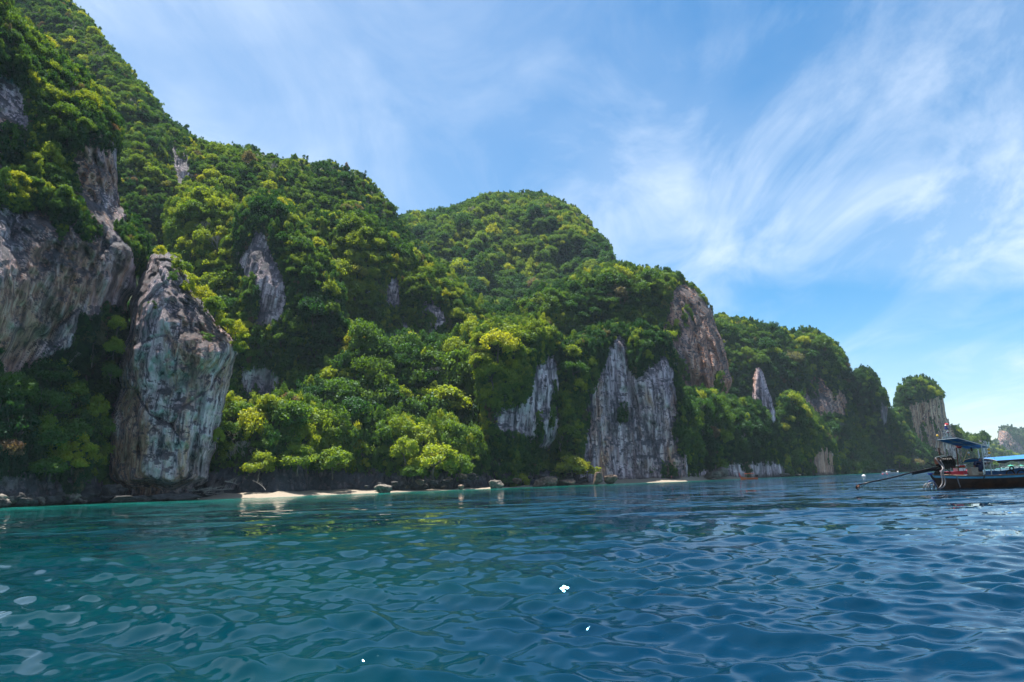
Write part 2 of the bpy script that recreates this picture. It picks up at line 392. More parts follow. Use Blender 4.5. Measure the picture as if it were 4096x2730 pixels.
# ------------------------------------------------------------------ landforms
ZW, ZH = 640, 420       # coarse depth buffer over D pixels (step 4), origin -160
ZB = np.full((ZH, ZW), 1e9)
MASSES = []
def skipseg(A, B):
    def out(p): return p[1] > 1146 - 0.031 * p[0] - 26 or p[0] <= -140 or p[0] >= 2390 or p[1] <= -100
    return out(A) and out(B)
def mass(name, poly, off=0.0, base=None, k=0.3, Rm=10, Rpx=60, amp=3.0, freq=0.03, step=4.0, inset=8, rocks=(), cracks=(), extra=None, thick=30,
         flute=0.8, tilt=0, mat=None, tree=1.0, rmin=1.6, rmax=5.0, tint=0.35, tvar=0.16, bush=0.35, label='', kind='structure', cat=None, where='', rockall=False, seed=1, rockveg=0.12, jag=5.0):
    poly = np.array(poly, float); ej = jag
    pts_ = []
    for i in range(len(poly)):
        A, B = poly[i], poly[(i + 1) % len(poly)]; n_ = max(1, int(np.hypot(*(B - A)) / max(ej * 2.2, 3))) if not skipseg(A, B) else 1
        for j in range(n_): pts_.append(A + (B - A) * j / n_)
    pts_ = np.array(pts_); q0 = np.c_[pts_ / (ej * 5.0), np.full(len(pts_), seed * 1.7)]
    J_ = np.stack([fbm(q0, 3, 301), fbm(q0, 3, 302)], 1) * ej * 1.5; J_[(pts_[:, 1] > 1060) | (pts_[:, 0] < -100)] = 0
    poly = pts_ + J_
    def dep(P, es):
        b_ = (shore(P[:, 0]) + off) if base is None else (np.interp(P[:, 0], base[0], base[1]) if isinstance(base, tuple) else np.full(len(P), float(base)))
        r = rays(P[:, 0] * DS, P[:, 1] * DS); rz = r[:, 2]
        d = (b_ + k * CAMH) / (1 - np.minimum(k * rz, 0.8))
        t = np.clip(es / Rpx, 0, 1); d = d + Rm * (1 - np.sqrt(np.maximum(0, 1 - (1 - t) ** 2)))
        if extra is not None: d = d + extra(P[:, 0], P[:, 1])
        W = CAM + r * d[:, None]
        sc_ = freq
        q = W * sc_ + seed * 13.7
        dn = amp * (fbm(q, 4, seed) + 0.6 * ridged(q * np.array([1.6, 1.6, 0.5]), 3, seed + 5)) + amp * 0.55 * fbm(q * 3.7, 3, seed + 3)
        rk = rockmask(P)
        ct, st = math.cos(R(tilt)), math.sin(R(tilt))
        u = np.stack([W[:, 0] * ct - W[:, 2] * st, W[:, 1], (W[:, 0] * st + W[:, 2] * ct) * 0.10], 1)
        fl = flute * (ridged(u * 0.16, 3, seed + 9) * 1.5 + fbm(u * 0.7, 3, seed + 11) * 0.8)
        fl2 = flute * 0.7 * fbm(W * 0.35, 4, seed + 15)
        d = d - dn + (fl + fl2) * (0.25 + rk)
        for (pl, a, wd) in cracks:
            pl = np.array(pl, float); m_ = np.full(len(P), 1e9)
            Pj = P + np.stack([fbm(W * 0.12, 3, 77), fbm(W * 0.12, 3, 78)], 1) * 9
            for i in range(len(pl) - 1): m_ = np.minimum(m_, seg_dist(Pj, pl[i], pl[i + 1])[0])
            d = d + a * 0.45 * np.exp(-(m_ / (wd * 0.6)) ** 2)
        return np.maximum(d, 20), rk, r
    def rockmask(P):
        if rockall: return np.ones(len(P))
        rk = np.zeros(len(P))
        for rp in rocks:
            Pn = P + 9 * np.stack([fbm(np.c_[P / 26, P[:, :1] * 0], 3, 31), fbm(np.c_[P / 26, P[:, :1] * 0], 3, 32)], 1)
            s_, _, _ = sdist(Pn, rp); rk = np.maximum(rk, sstep(-9, 2, s_))
        return rk
    def rockdist(P):
        m_ = np.full(len(P), 1e9)
        for rp in rocks: m_ = np.minimum(m_, np.maximum(-sdist(P, rp)[0], 0))
        return m_
    lo = poly.min(0) - step; hi = poly.max(0) + step
    nx = int((hi[0] - lo[0]) / step) + 2; ny = int((hi[1] - lo[1]) / step) + 2
    gx, gy = np.meshgrid(lo[0] + np.arange(nx) * step, lo[1] + np.arange(ny) * step)
    P = np.stack([gx.ravel(), gy.ravel()], 1)
    sd, q, es = sdist(P, poly, skipseg)
    isd = sd - inset
    # pull vertices just outside the inset contour on to it
    dirn = (P - q) / np.maximum(np.abs(sd), 1e-6)[:, None]; dirn = np.where(sd[:, None] >= 0, dirn, -dirn)
    near = (isd < 0) & (isd > -step * 0.95)
    P = np.where(near[:, None], P - dirn * isd[:, None], P)
    ok = (isd >= 0) | near
    es = np.where(near, np.maximum(es - isd, 0) * 1.0, es)
    es = np.maximum(es - inset * 0.6, 0)
    d, rk, r = dep(P, es)
    W = CAM + r * d[:, None]
    idx = np.arange(nx * ny).reshape(ny, nx); okg = ok.reshape(ny, nx)
    c = okg[:-1, :-1] & okg[1:, :-1] & okg[:-1, 1:] & okg[1:, 1:]
    Q = np.stack([idx[:-1, :-1], idx[1:, :-1], idx[1:, 1:], idx[:-1, 1:]], -1)[c]
    used = np.unique(Q); remap = np.full(nx * ny, -1); remap[used] = np.arange(len(used)); Qf = remap[Q]
    Vf = W[used]; n = len(used)
    # a rounded back so that the landform is a closed solid
    Vb = CAM + (r[used]) * (d[used] + thick * (0.35 + 0.65 * np.clip(es[used] / Rpx, 0, 1)))[:, None]
    E = np.concatenate([Qf[:, [0, 1]], Qf[:, [1, 2]], Qf[:, [2, 3]], Qf[:, [3, 0]]])
    key = E[:, 0].astype(np.int64) * n + E[:, 1]; rev = E[:, 1].astype(np.int64) * n + E[:, 0]
    bd = E[~np.isin(key, rev)]
    side = np.stack([bd[:, 1], bd[:, 0], bd[:, 0] + n, bd[:, 1] + n], 1)
    me = mesh_np(name, np.concatenate([Vf, Vb]), np.concatenate([Qf, Qf[:, ::-1] + n, side]))
    a = me.attributes.new('rock', 'FLOAT', 'POINT'); a.data.foreach_set('value', np.concatenate([rk[used], rk[used]]).astype(np.float32))
    o = link(name, me, mat)
    tag(o, label, cat, None, kind)
    # depth buffer
    zi = ((P[used, 1] + 160) / 4).round().astype(int); zj = ((P[used, 0] + 160) / 4).round().astype(int)
    m_ = (zi >= 0) & (zi < ZH) & (zj >= 0) & (zj < ZW)
    np.minimum.at(ZB, (zi[m_], zj[m_]), d[used][m_])
    MASSES.append(dict(rockdist=rockdist, poly=poly, dep=dep, lo=lo, hi=hi, tree=tree, rmin=rmin, rmax=rmax, tint=tint, tvar=tvar, bush=bush, where=where, inset=inset, Rpx=Rpx, seed=seed, rockveg=rockveg, name=name))
    return o

M_cliff = terrain_mat('left cliff limestone', tilt=24, light=1.55, orange=0.82, dark=0.30, s=0.8)
M_lean = terrain_mat('striped limestone', tilt=3, light=1.8, orange=0.62, dark=0.30, s=1.15)
M_grey = terrain_mat('grey limestone', tilt=0, light=1.0, orange=0.30, dark=0.45, s=0.7)
M_red = terrain_mat('red streaked limestone', tilt=4, light=1.2, orange=1.15, dark=0.35, s=0.5)
M_white = terrain_mat('white streaked limestone', tilt=10, light=1.25, orange=0.15, dark=0.6, s=0.75)
M_dark = terrain_mat('dark shore limestone', tilt=30, light=0.25, orange=0.05, dark=0.7, s=1.0)
M_far = terrain_mat('far limestone', tilt=0, light=0.8, orange=0.7, dark=0.3, s=0.25)

SL = lambda x: 1146 + 22 - 0.031 * x     # a line safely under the waterline, in D
def base_pts(x1, x0): return [(x1, SL(x1)), (x0, SL(x0))]

# far island and the far headlands, from the back to the front
mass('hill', [(2262,1040),(2272,1017),(2286,1012),(2291,1008),(2293,990),(2300,981),(2311,976),(2324,979),(2335,985),(2353,985),(2400,990),(2460,1003),(2500,1040)]+base_pts(2500,2262),
     base=1900, k=0.4, Rm=60, Rpx=22, amp=12, freq=0.008, step=2, inset=1, jag=1.2, thick=200, flute=3, mat=M_far, tree=1, rmin=3, rmax=6, tint=0.28, tvar=.06, bush=0.9,
     rocks=[[(2296,990),(2312,992),(2330,1010),(2353,1030),(2340,1042),(2300,1020),(2292,1008)]], label='far hazy island with a pale cliff scar at the picture edge', where='on the far island')
mass('hill', [(2250,1060),(2262,1020),(2280,1017),(2300,1027),(2330,1040),(2360,1048),(2420,1050),(2480,1062)]+base_pts(2480,2250),
     base=1250, k=0.5, Rm=40, Rpx=14, amp=6, freq=0.01, step=2, inset=1, jag=1.2, thick=120, mat=M_far, tree=1, rmin=2.5, rmax=5, tint=0.36, bush=0.7, label='low green point reaching out before the far island', where='on the low far point')
mass('hill', [(2180,1060),(2190,985),(2200,978),(2212,990),(2222,1000),(2231,999),(2240,1003),(2250,995),(2262,993),(2270,999),(2275,1012),(2278,1045),(2290,1062)]+base_pts(2290,2180),
     base=720, k=0.3, Rm=20, Rpx=18, amp=3, freq=0.02, step=2, inset=2, jag=2, thick=60, mat=M_grey, rmin=2, rmax=4, tint=0.36, rocks=[[(2258,1015),(2276,1020),(2278,1062),(2262,1066)]],
     label='small wooded headland with a bare seaward end', where='on the small headland beyond the tower cliff')
mass('cliff', [(2040,960),(2054,940),(2058,915),(2068,888),(2085,872),(2102,867),(2118,866),(2132,869),(2145,879),(2156,890),(2168,903),(2171,927),(2177,958),(2185,975),(2200,992),(2222,1012),(2240,1040),(2250,1062)]+base_pts(2250,2030),
     base=(np.array([2030,2280]), np.array([600,700])), k=0.12, Rm=22, Rpx=30, amp=3.5, freq=0.02, step=2, inset=2, jag=2, thick=60, flute=1.6, mat=M_red, rmin=2, rmax=4.2, tint=0.40,
     rocks=[[(2090,928),(2130,922),(2150,925),(2168,912),(2176,958),(2186,990),(2200,1020),(2205,1055),(2170,1070),(2150,1040),(2110,1010),(2098,975)]],
     label='rounded tower cliff with a bare pinkish face near the boat', where='on top of the rounded tower cliff')
mass('hill', [(1995,1050),(2010,960),(2030,938),(2048,943),(2070,958),(2090,985),(2110,1010),(2140,1032),(2165,1050),(2200,1062)]+base_pts(2200,1990),
     base=(np.array([1990,2200]), np.array([540,640])), k=0.35, Rm=15, Rpx=30, amp=4, freq=0.02, step=2.5, inset=3, jag=2.5, thick=60, mat=M_grey, rmin=2, rmax=4, tint=0.22, label='dark wooded spur sloping down beside the tower cliff', where='on the dark spur beside the tower cliff')
mass('hill', [(1955,900),(1958,862),(1968,848),(1988,844),(2004,850),(2018,868),(2024,890),(2040,908),(2043,930),(2040,960),(2040,1000),(2050,1050)]+base_pts(2050,1940),
     base=540, k=0.15, Rm=18, Rpx=30, amp=4, freq=0.02, step=2.5, inset=3, jag=2.5, thick=60, mat=M_grey, rmin=2, rmax=4, tint=0.26, rocks=[[(2026,930),(2040,938),(2040,978),(2030,975)]],
     label='narrow wooded headland with one pale rock streak', where='on the narrow headland')
mass('hill', [(1560,740),(1600,725),(1650,724),(1680,729),(1720,735),(1750,745),(1790,756),(1820,760),(1850,757),(1880,764),(1910,780),(1935,808),(1950,845),(1958,875),(1972,920),(1990,985),(2030,1030),(2080,1062),(2110,1075)]+base_pts(2110,1560),
     base=(np.array([1560,1900,2110]), np.array([470,500,560])), k=0.42, Rm=22, Rpx=60, amp=7, freq=0.014, step=3, inset=4, thick=90, flute=1.5, mat=M_red, rmin=2.2, rmax=5, tint=0.30,
     rocks=[[(1876,860),(1894,880),(1908,905),(1922,928),(1920,950),(1887,951),(1862,940),(1845,910),(1862,885)],[(1928,905),(1945,925),(1946,950),(1930,955),(1922,930)]],
     label='long wooded hill with an orange red rock face', where='on the hill with the orange red face')
mass('hill', [(1780,1000),(1786,930),(1797,908),(1811,899),(1828,902),(1850,922),(1880,957),(1903,990),(1920,1020),(1926,1060)]+base_pts(1926,1780),
     off=14, k=0.25, Rm=22, Rpx=60, amp=5, freq=0.02, step=3, inset=4, thick=60, mat=M_red, rmin=2, rmax=4.4, tint=0.42, rocks=[[(1872,1040),(1890,1030),(1908,1035),(1912,1090),(1866,1090),(1868,1060)]],
     label='steep green knoll above a tan rock foot', where='on the steep knoll above the tan rock')
# the domed hill at the back
mass('hill', [(880,560),(915,500),(940,489),(975,486),(1010,477),(1035,474),(1070,462),(1100,450),(1130,444),(1160,446),(1200,440),(1240,444),(1275,455),(1320,475),(1350,500),(1380,530),(1400,562),(1416,600),(1440,640),(1480,700),(1500,900),(900,900)],
     base=420, k=0.85, Rm=45, Rpx=60, amp=22, freq=0.011, step=3.5, inset=4, thick=150, mat=M_grey, rmin=2.0, rmax=6.5, tint=0.36, tvar=.2, bush=.3, label='domed jungle hill rising at the back against the sky', where='on the domed hill at the back')
# back ridge falling from the upper left
mass('hill', [(-160,-160),(120,-160),(145,-30),(165,0),(205,40),(240,92),(290,146),(320,178),(345,208),(370,248),(400,280),(440,310),(470,325),(500,329),(560,340),(580,336),(620,354),(660,368),(690,362),(715,378),(760,370),(800,388),(840,404),(870,434),(900,468),(914,488),(926,512),(945,535),(985,578),(1040,625),(1080,664),(1102,700),(1112,740),(1130,900),(-160,900)],
     base=(np.array([-160,300,700,1100]), np.array([230,245,285,345])), k=0.5, Rm=22, Rpx=50, amp=7, freq=0.02, step=4, inset=5, thick=120, mat=M_grey, rmin=1.8, rmax=3.9, tint=0.36, tvar=.18, bush=.3,
     rocks=[[(400,340),(425,345),(432,400),(415,420),(400,385)]], cracks=[([(480,330),(450,420),(400,470),(370,560)],8,22),([(700,380),(690,470),(700,560)],6,18)],
     label='high jungle ridge falling from the upper left to the middle', where='on the high back ridge')
# hill with the red cliff
mass('hill', [(1085,800),(1090,690),(1120,702),(1150,706),(1190,690),(1230,672),(1270,655),(1320,640),(1360,622),(1410,608),(1450,612),(1500,625),(1530,619),(1560,632),(1600,658),(1625,688),(1641,720),(1652,757),(1666,794),(1681,835),(1687,880),(1678,912),(1690,925),(1700,980),(1690,1090)]+base_pts(1690,1085),
     base=(np.array([1085,1300,1700]), np.array([325,325,360])), k=0.28, Rm=24, Rpx=60, amp=6, freq=0.018, step=3, inset=4, thick=80, flute=1.5, mat=M_red, rmin=2.2, rmax=5, tint=0.42,
     rocks=[[(1551,665),(1575,655),(1596,672),(1616,695),(1640,718),(1649,757),(1663,794),(1678,830),(1684,885),(1671,922),(1652,915),(1630,904),(1586,902),(1564,860),(1538,794),(1526,746),(1542,713)]],
     label='wooded headland with a tall red streaked cliff face', where='on the headland above the red streaked cliff')
mass('rock_pinnacle', [(1729,925),(1730,880),(1732,858),(1736,846),(1744,844),(1752,853),(1757,868),(1764,890),(1773,911),(1780,945),(1782,975),(1729,975)],
     base=380, k=0.05, Rm=5, Rpx=14, amp=1, freq=0.06, step=2, inset=0, jag=2, thick=10, mat=M_grey, tree=0, rockall=True, kind=None, cat='rock', label='slender bare grey rock spike among the trees', where='on the rock spike')
mass('hill', [(1540,905),(1583,900),(1610,898),(1640,902),(1678,918),(1710,922),(1740,928),(1762,938),(1784,953),(1800,972),(1813,995),(1826,1015),(1838,1036),(1852,1060),(1866,1087)]+base_pts(1866,1540),
     off=16, k=0.35, Rm=18, Rpx=60, amp=5, freq=0.025, step=3, inset=4, thick=60, mat=M_grey, rmin=2, rmax=4.6, tint=0.26, rocks=[[(1640,1068),(1700,1060),(1760,1062),(1840,1068),(1870,1090),(1640,1110)],[(1585,1090),(1620,1072),(1640,1100)]],
     label='dark wooded spur right of the grey cliffs with a rocky foot', where='on the dark spur right of the grey cliffs')
# main slope knolls
mass('hill', [(690,560),(700,500),(720,490),(760,490),(785,474),(805,466),(830,474),(850,488),(880,520),(930,560),(990,602),(1045,640),(1085,682),(1105,720),(1115,760),(1120,1000),(690,1000)],
     base=(np.array([690,1100]), np.array([262,300])), k=0.32, Rm=16, Rpx=60, amp=5, freq=0.03, step=3, inset=6, thick=60, mat=M_white, rmin=2, rmax=4.6, tint=0.46,
     rocks=[[(892,655),(908,640),(918,665),(916,705),(895,712),(888,690)],[(968,695),(990,690),(1015,710),(1022,748),(1000,755),(975,735)],[(905,765),(930,735),(930,790),(912,800)]], label='green shoulder of the ridge with small pale rock scars', where='on the middle shoulder with pale rock scars')
mass('hill', [(380,700),(384,520),(388,475),(405,458),(430,444),(470,437),(505,440),(530,450),(550,470),(570,520),(580,900),(380,900)],
     base=245, k=0.30, Rm=14, Rpx=55, amp=4, freq=0.035, step=3, inset=8, thick=50, mat=M_grey, rmin=2, rmax=5, tint=0.54, label='bright green knoll behind the top of the leaning rock', where='on the bright knoll behind the leaning rock')
mass('hill', [(515,760),(522,560),(530,510),(548,480),(575,450),(600,439),(625,443),(645,452),(675,478),(705,520),(725,545),(745,572),(764,600),(770,640),(790,690),(796,740),(800,800),(820,1000),(515,1000)],
     base=240, k=0.26, Rm=18, Rpx=75, amp=4, freq=0.035, step=3, inset=8, thick=60, mat=M_white, rmin=2, rmax=4.4, tint=0.42,
     rocks=[[(572,560),(590,530),(612,540),(628,590),(650,640),(655,690),(640,735),(600,750),(590,740),(600,680),(590,630),(565,640),(555,610)],[(555,850),(610,835),(640,870),(620,915),(570,915)]], extra=lambda x, y: 5 * sstep(640, 900, y),
     label='tall green buttress with a white streaked rock patch', where='on the tall buttress with the white streak')
mass('cliff', [(-160,-160),(-20,-160),(10,-20),(26,30),(60,62),(100,92),(140,122),(180,158),(212,192),(240,226),(262,262),(280,290),(275,352),(278,430),(284,470),(300,490),(318,520),(338,560),(330,600),(320,640),(318,660),(300,700),(290,760),(300,900),(300,1100)]+base_pts(300,-160),
     off=8, k=0.10, Rm=16, Rpx=80, amp=4.5, freq=0.035, step=3, inset=6, thick=60, flute=1.1, tilt=24, mat=M_cliff, rmin=1.4, rmax=3.8, tint=0.36,
     rocks=[[(-160,470),(40,480),(90,470),(120,505),(140,560),(165,500),(190,560),(250,520),(300,575),(318,640),(305,700),(285,720),(240,700),(225,730),(180,720),(165,790),(60,850),(40,890),(-160,890)],
            [(170,350),(205,325),(240,310),(268,345),(280,430),(290,510),(240,530),(200,490),(178,420)],[(-160,170),(20,165),(55,215),(66,300),(48,385),(-160,440)]],
     extra=lambda x, y: 9 * sstep(560, 300, y) * 0 - 7 * np.exp(-((y - 600) / 150.0) ** 2) + 6 * sstep(760, 900, y), cracks=[([(240,560),(180,700),(100,780)],4,14),([(60,480),(20,560),(-30,640)],3,16)],
     label='huge overhanging streaked cliff with jungle on its brow', where='on the great left cliff')
mass('hill', [(-160,930),(-60,890),(0,880),(40,885),(75,860),(110,825),(150,830),(190,870),(210,905),(232,935),(244,970),(244,1080)]+base_pts(246,-160),
     off=4, k=0.25, Rm=7, Rpx=50, amp=2.5, freq=0.05, step=3, inset=8, thick=20, mat=M_dark, rmin=1.8, rmax=4.2, tint=0.24, bush=.15, rocks=[[(-160,1095),(60,1085),(120,1098),(180,1102),(250,1098),(320,1090),(330,1200),(-160,1200)]],
     label='dark tree covered foot of the great left cliff', where='at the foot of the great left cliff')
# lower jungle between the leaning rock and the striped rock
mass('hill', [(640,980),(690,905),(740,850),(775,800),(800,765),(830,748),(852,750),(870,775),(890,790),(930,770),(970,768),(1000,785),(1040,770),(1075,755),(1120,760),(1200,760),(1240,800),(1230,1000),(1200,1100)]+base_pts(1200,640),
     off=34, k=0.55, Rm=14, Rpx=60, amp=5, freq=0.03, step=3.5, inset=8, thick=50, mat=M_grey, rmin=2.6, rmax=5.6, tint=0.40, tvar=.2, bush=.1, label='broad jungle slope above the little beach', where='on the broad slope above the little beach')
mass('hill', [(400,1070),(410,1040),(460,960),(500,930),(540,920),(600,925),(660,900),(700,930),(740,960),(800,930),(850,960),(900,950),(960,980),(1030,970),(1100,1000),(1160,1020),(1220,1030),(1290,1050),(1330,1060),(1345,1080)]+base_pts(1345,400),
     off=17, k=0.42, Rm=9, Rpx=45, amp=3, freq=0.04, step=3.5, inset=8, thick=30, mat=M_dark, rmin=2.6, rmax=5.4, tint=0.42, tvar=.2, bush=.08, rocks=[[(395,1078),(520,1080),(700,1072),(900,1085),(1100,1090),(1345,1080),(1345,1200),(395,1200)]],
     label='jungle fringe along the shore behind the little beach', where='along the shore behind the little beach')
mass('cliff', [(1110,960),(1100,900),(1085,800),(1090,760),(1120,742),(1150,748),(1185,746),(1225,738),(1260,748),(1285,775),(1294,820),(1296,860),(1302,900),(1299,945),(1303,985),(1296,1025),(1284,1042),(1270,1062),(1262,1100),(1180,1110)]+base_pts(1262,1130),
     off=12, k=0.14, Rm=16, Rpx=70, amp=4, freq=0.04, step=2.5, inset=3, thick=40, flute=1.4, tilt=10, mat=M_white, rmin=2, rmax=5, tint=0.50,
     rocks=[[(1232,835),(1262,815),(1292,830),(1298,860),(1304,905),(1301,945),(1306,985),(1300,1030),(1280,1045),(1240,1022),(1190,1004),(1150,990),(1128,965),(1165,930),(1200,925),(1222,900)]], extra=lambda x, y: 7 * sstep(1000, 1060, y),
     label='rounded black and white striped rock buttress with bright trees on top', where='on top of the striped rock buttress')
# grey cliffs behind the second beach
mass('cliff', [(1270,900),(1285,800),(1310,775),(1340,768),(1380,758),(1400,750),(1425,748),(1443,757),(1462,748),(1490,750),(1520,762),(1540,790),(1548,830),(1556,880),(1575,930),(1600,985),(1612,1040),(1606,1100)]+base_pts(1606,1270),
     off=13, k=0.10, Rm=14, Rpx=70, amp=4, freq=0.035, step=2.5, inset=3, thick=40, flute=1.6, mat=M_grey, rmin=2, rmax=4.8, tint=0.40,
     rocks=[[(1402,800),(1420,775),(1436,790),(1443,840),(1452,862),(1462,872),(1475,862),(1500,835),(1522,815),(1540,850),(1550,900),(1556,950),(1545,1000),(1560,1040),(1592,1060),(1600,1120),(1290,1120),(1340,1060),(1350,1010),(1360,960),(1340,940),(1370,890)]],
     cracks=[([(1443,780),(1446,870),(1462,940),(1464,1050)],7,9),([(1372,900),(1376,1000),(1392,1080)],4,6),([(1545,960),(1530,1030),(1540,1090)],4,7)],
     rockveg=.30, label='tall bare grey cliffs standing behind the far beach', where='among the bare grey cliffs')
mass('rock_pinnacle', [(1352,1085),(1356,1040),(1360,990),(1368,965),(1378,990),(1386,1030),(1396,1065),(1408,1085),(1412,1110),(1352,1115)],
     off=9, k=0.08, Rm=4, Rpx=16, amp=1, freq=0.08, step=2, inset=0, jag=2, thick=8, mat=M_grey, tree=0, rockall=True, kind=None, cat='rock', label='leaning grey rock slab at the foot of the bare cliffs')
# the leaning rock
mass('leaning_rock', [(262,1160),(262,1122),(250,1089),(250,1040),(251,966),(264,925),(277,889),(274,838),(284,800),(298,761),(297,705),(307,675),(318,648),(335,618),(345,592),(360,579),(385,578),(408,588),(426,607),(440,645),(452,676),(482,718),(513,757),(532,775),(545,795),(546,815),(538,840),(528,874),(520,910),(513,940),(506,975),(500,1007),(490,1045),(482,1069),(478,1105),(466,1113),(446,1120),(440,1136),(452,1152),(430,1160)],
     off=-1, k=0.06, Rm=17, Rpx=105, amp=3.2, freq=0.07, step=2.0, inset=0, jag=3, thick=22, flute=1.3, tilt=3, mat=M_lean, tree=0.0, rockall=True, kind=None, cat='rock', seed=4,
     extra=lambda x, y: 9 * sstep(1096, 1126, y + 4 * np.sin(x * .06)) - 3.5 * sstep(900, 780, y) + 5 * sstep(760, 600, y),
     cracks=[([(277,889),(312,893),(345,950),(372,968),(395,975)],2.6,5),([(310,893),(316,960),(318,1050),(320,1120)],2.4,6),([(395,975),(420,930),(470,890),(520,840)],1.8,5),([(392,975),(412,1000),(410,1060),(418,1110)],1.8,5),([(300,790),(360,775),(385,770),(400,800),(380,830)],1.8,6),([(452,1000),(462,1060),(455,1100)],2.0,5),([(360,600),(380,660),(420,700),(440,760)],2.2,7),([(280,905),(285,1000),(280,1090)],1.6,4)],
     label='huge leaning limestone rock with white and rust streaks and an undercut base', where='on the leaning rock')

# ------------------------------------------------------------------ beaches
SAND = simple('pale coral sand', (0.22, 0.18, 0.135), 0.9, var=0.22, scale=1.4, bump=0.12)
def beach(x0, x1, width, zt, label):
    xs = np.linspace(x0, x1, int((x1 - x0) / 5)); rows = 16; V = []
    for j in range(rows):
        t = j / (rows - 1)
        for x in xs:
            d0 = shore(x) - 3; e = min(1, (x - x0) / 60, (x1 - x) / 60); e = max(e, 0.0) ** .6
            d = d0 + t * (width + 3); r = rays(x * DS, 1100 * DS)
            z = -0.5 + t * (zt + 0.5) * (0.35 + .65 * e) + 0.3 * math.sin(x * .09 + j * .4) * t * .5
            V.append((r[0] * d, d, z))
    n = len(xs); Q = [(j*n+i, j*n+i+1, (j+1)*n+i+1, (j+1)*n+i) for j in range(rows-1) for i in range(n-1)]
    V = np.array(V); V[:, 2] += 0.18 * fbm(V * 0.35, 4, 3)
    return tag(link('beach', mesh_np('beach', V, Q), SAND), label, None, None, 'structure')
beach(460, 880, 16, 1.3, 'small bright coral sand beach beside the leaning rock')
beach(800, 1370, 7, 0.4, 'thin strip of sand and rubble along the middle shore')
beach(1315, 1735, 20, 2.4, 'far pale sand beach under the bare grey cliffs')

# ------------------------------------------------------------------ trees: crowns spread over every wooded landform
def vis(x, y, d):
    zi = ((y + 160) / 4).round().astype(int).clip(0, ZH - 1); zj = ((x + 160) / 4).round().astype(int).clip(0, ZW - 1)
    zb = ZB[zi, zj]
    return d < zb * 1.03 + 8
cand = []
for mi, m in enumerate(MASSES):
    if m['tree'] <= 0: continue
    g = np.random.default_rng(100 + mi)
    lo, hi = m['lo'], m['hi']; area = (hi[0] - lo[0]) * (hi[1] - lo[1])
    P0 = np.c_[g.uniform(lo[0], hi[0], 200), g.uniform(lo[1], hi[1], 200)]
    nC = int(min(90000, area / 6))
    P = np.c_[g.uniform(lo[0], hi[0], nC), g.uniform(lo[1], hi[1], nC)]
    P = P[(P[:, 0] > -130) & (P[:, 0] < 2440) & (P[:, 1] > -120)]
    sd, q, es = sdist(P, m['poly'], skipseg); k = sd > 1.0; P, sd, es = P[k], sd[k], es[k]
    d, rk, r = m['dep'](P, np.maximum(es - m['inset'], 0))
    W = CAM + r * d[:, None]
    k = vis(P[:, 0], P[:, 1], d) & (W[:, 2] > 2.0); P, sd, es, d, rk, r, W = P[k], sd[k], es[k], d[k], rk[k], r[k], W[k]
    # local steepness from how fast the ground recedes with height
    P2 = P - np.array([0, 5.0]); d2, _, r2 = m['dep'](P2, np.maximum(es - m['inset'], 0)); W2 = CAM + r2 * d2[:, None]
    slope = (W2[:, 1] - W[:, 1]) / np.maximum(W2[:, 2] - W[:, 2], 0.05)
    pxm = 1568.7 / d
    rr = m['rmin'] + (m['rmax'] - m['rmin']) * g.beta(1.3, 2.2, len(P))
    clump = fbm(W * 0.03, 3, 60 + mi); cl2 = fbm(W * 0.07, 3, 90 + mi)
    rr = rr * np.exp(0.55 * cl2 + g.normal(size=len(P)) * 0.16)
    flat = np.clip(slope * 1.6 + 0.15 + clump * 0.5, 0, 1)
    isb = g.uniform(size=len(P)) < (m['bush'] + 0.5 * (1 - flat) * (1 - m['bush']))
    rr = np.where(isb, m['rmin'] * g.uniform(0.75, 1.25, len(P)), rr)
    onrock = rk > 0.5
    veg = fbm(W * 0.10, 4, 200 + mi)
    keep = ~onrock | ((veg > 0.24 + m['rockveg']) & (g.uniform(size=len(P)) < 0.5))
    rr = np.where(onrock, rr * 0.45, rr); isb = isb | onrock
    rr = np.minimum(rr, np.maximum(es, 3) / pxm * 1.1 + np.where(g.uniform(size=len(P)) < 0.12, 1.8, 0.4))
    rd = m['rockdist'](P); rr = np.where(onrock, rr, np.minimum(rr, rd / pxm * 0.5 + 0.6))
    keep &= rr > 0.5
    tn = m['tint'] + clump * m['tvar'] * 1.2 + g.normal(size=len(P)) * 0.06 - 0.07 + np.where(g.uniform(size=len(P)) < 0.16, g.uniform(0.12, 0.34, len(P)), 0) + 0.12 * (flat - 0.5) 
    tn = np.where(isb, tn - 0.08, tn)
    P, d, rr, isb, tn, r, onrock, slope = (a[keep] for a in (P, d, rr, isb, tn, r, onrock, slope))
    C = CAM + r * (d - 0.15 * rr)[:, None]; C[:, 2] += np.where(g.uniform(size=len(rr)) < 0.10, 0.55, 0.0) * rr
    fl = ~isb
    order = np.argsort(-rr + g.uniform(-1, 1, len(rr)) * 1.2)
    cell = {}; cs = 4.0; n = 0
    for i in order:
        c = C[i]; ra = rr[i]; key = (int(c[0] // cs), int(c[1] // cs), int(c[2] // cs)); ok = True
        for a in (-1, 0, 1):
            for b_ in (-1, 0, 1):
                for c_ in (-1, 0, 1):
                    for (o_, ro) in cell.get((key[0]+a, key[1]+b_, key[2]+c_), ()):
                        lim = (0.68 if fl[i] else 0.46) * (ra + ro) / 1.0
                        if (o_[0]-c[0])**2 + (o_[1]-c[1])**2 + ((o_[2]-c[2]) * 1.15)**2 < lim * lim: ok = False; break
                    if not ok: break
                if not ok: break
            if not ok: break
        if not ok: continue
        cell.setdefault(key, []).append((c, ra)); n += 1
        cand.append((mi, P[i][0], P[i][1], c[0], c[1], c[2], ra, float(isb[i]), tn[i], d[i], float(onrock[i])))
    print('trees', mi, m['name'], n)
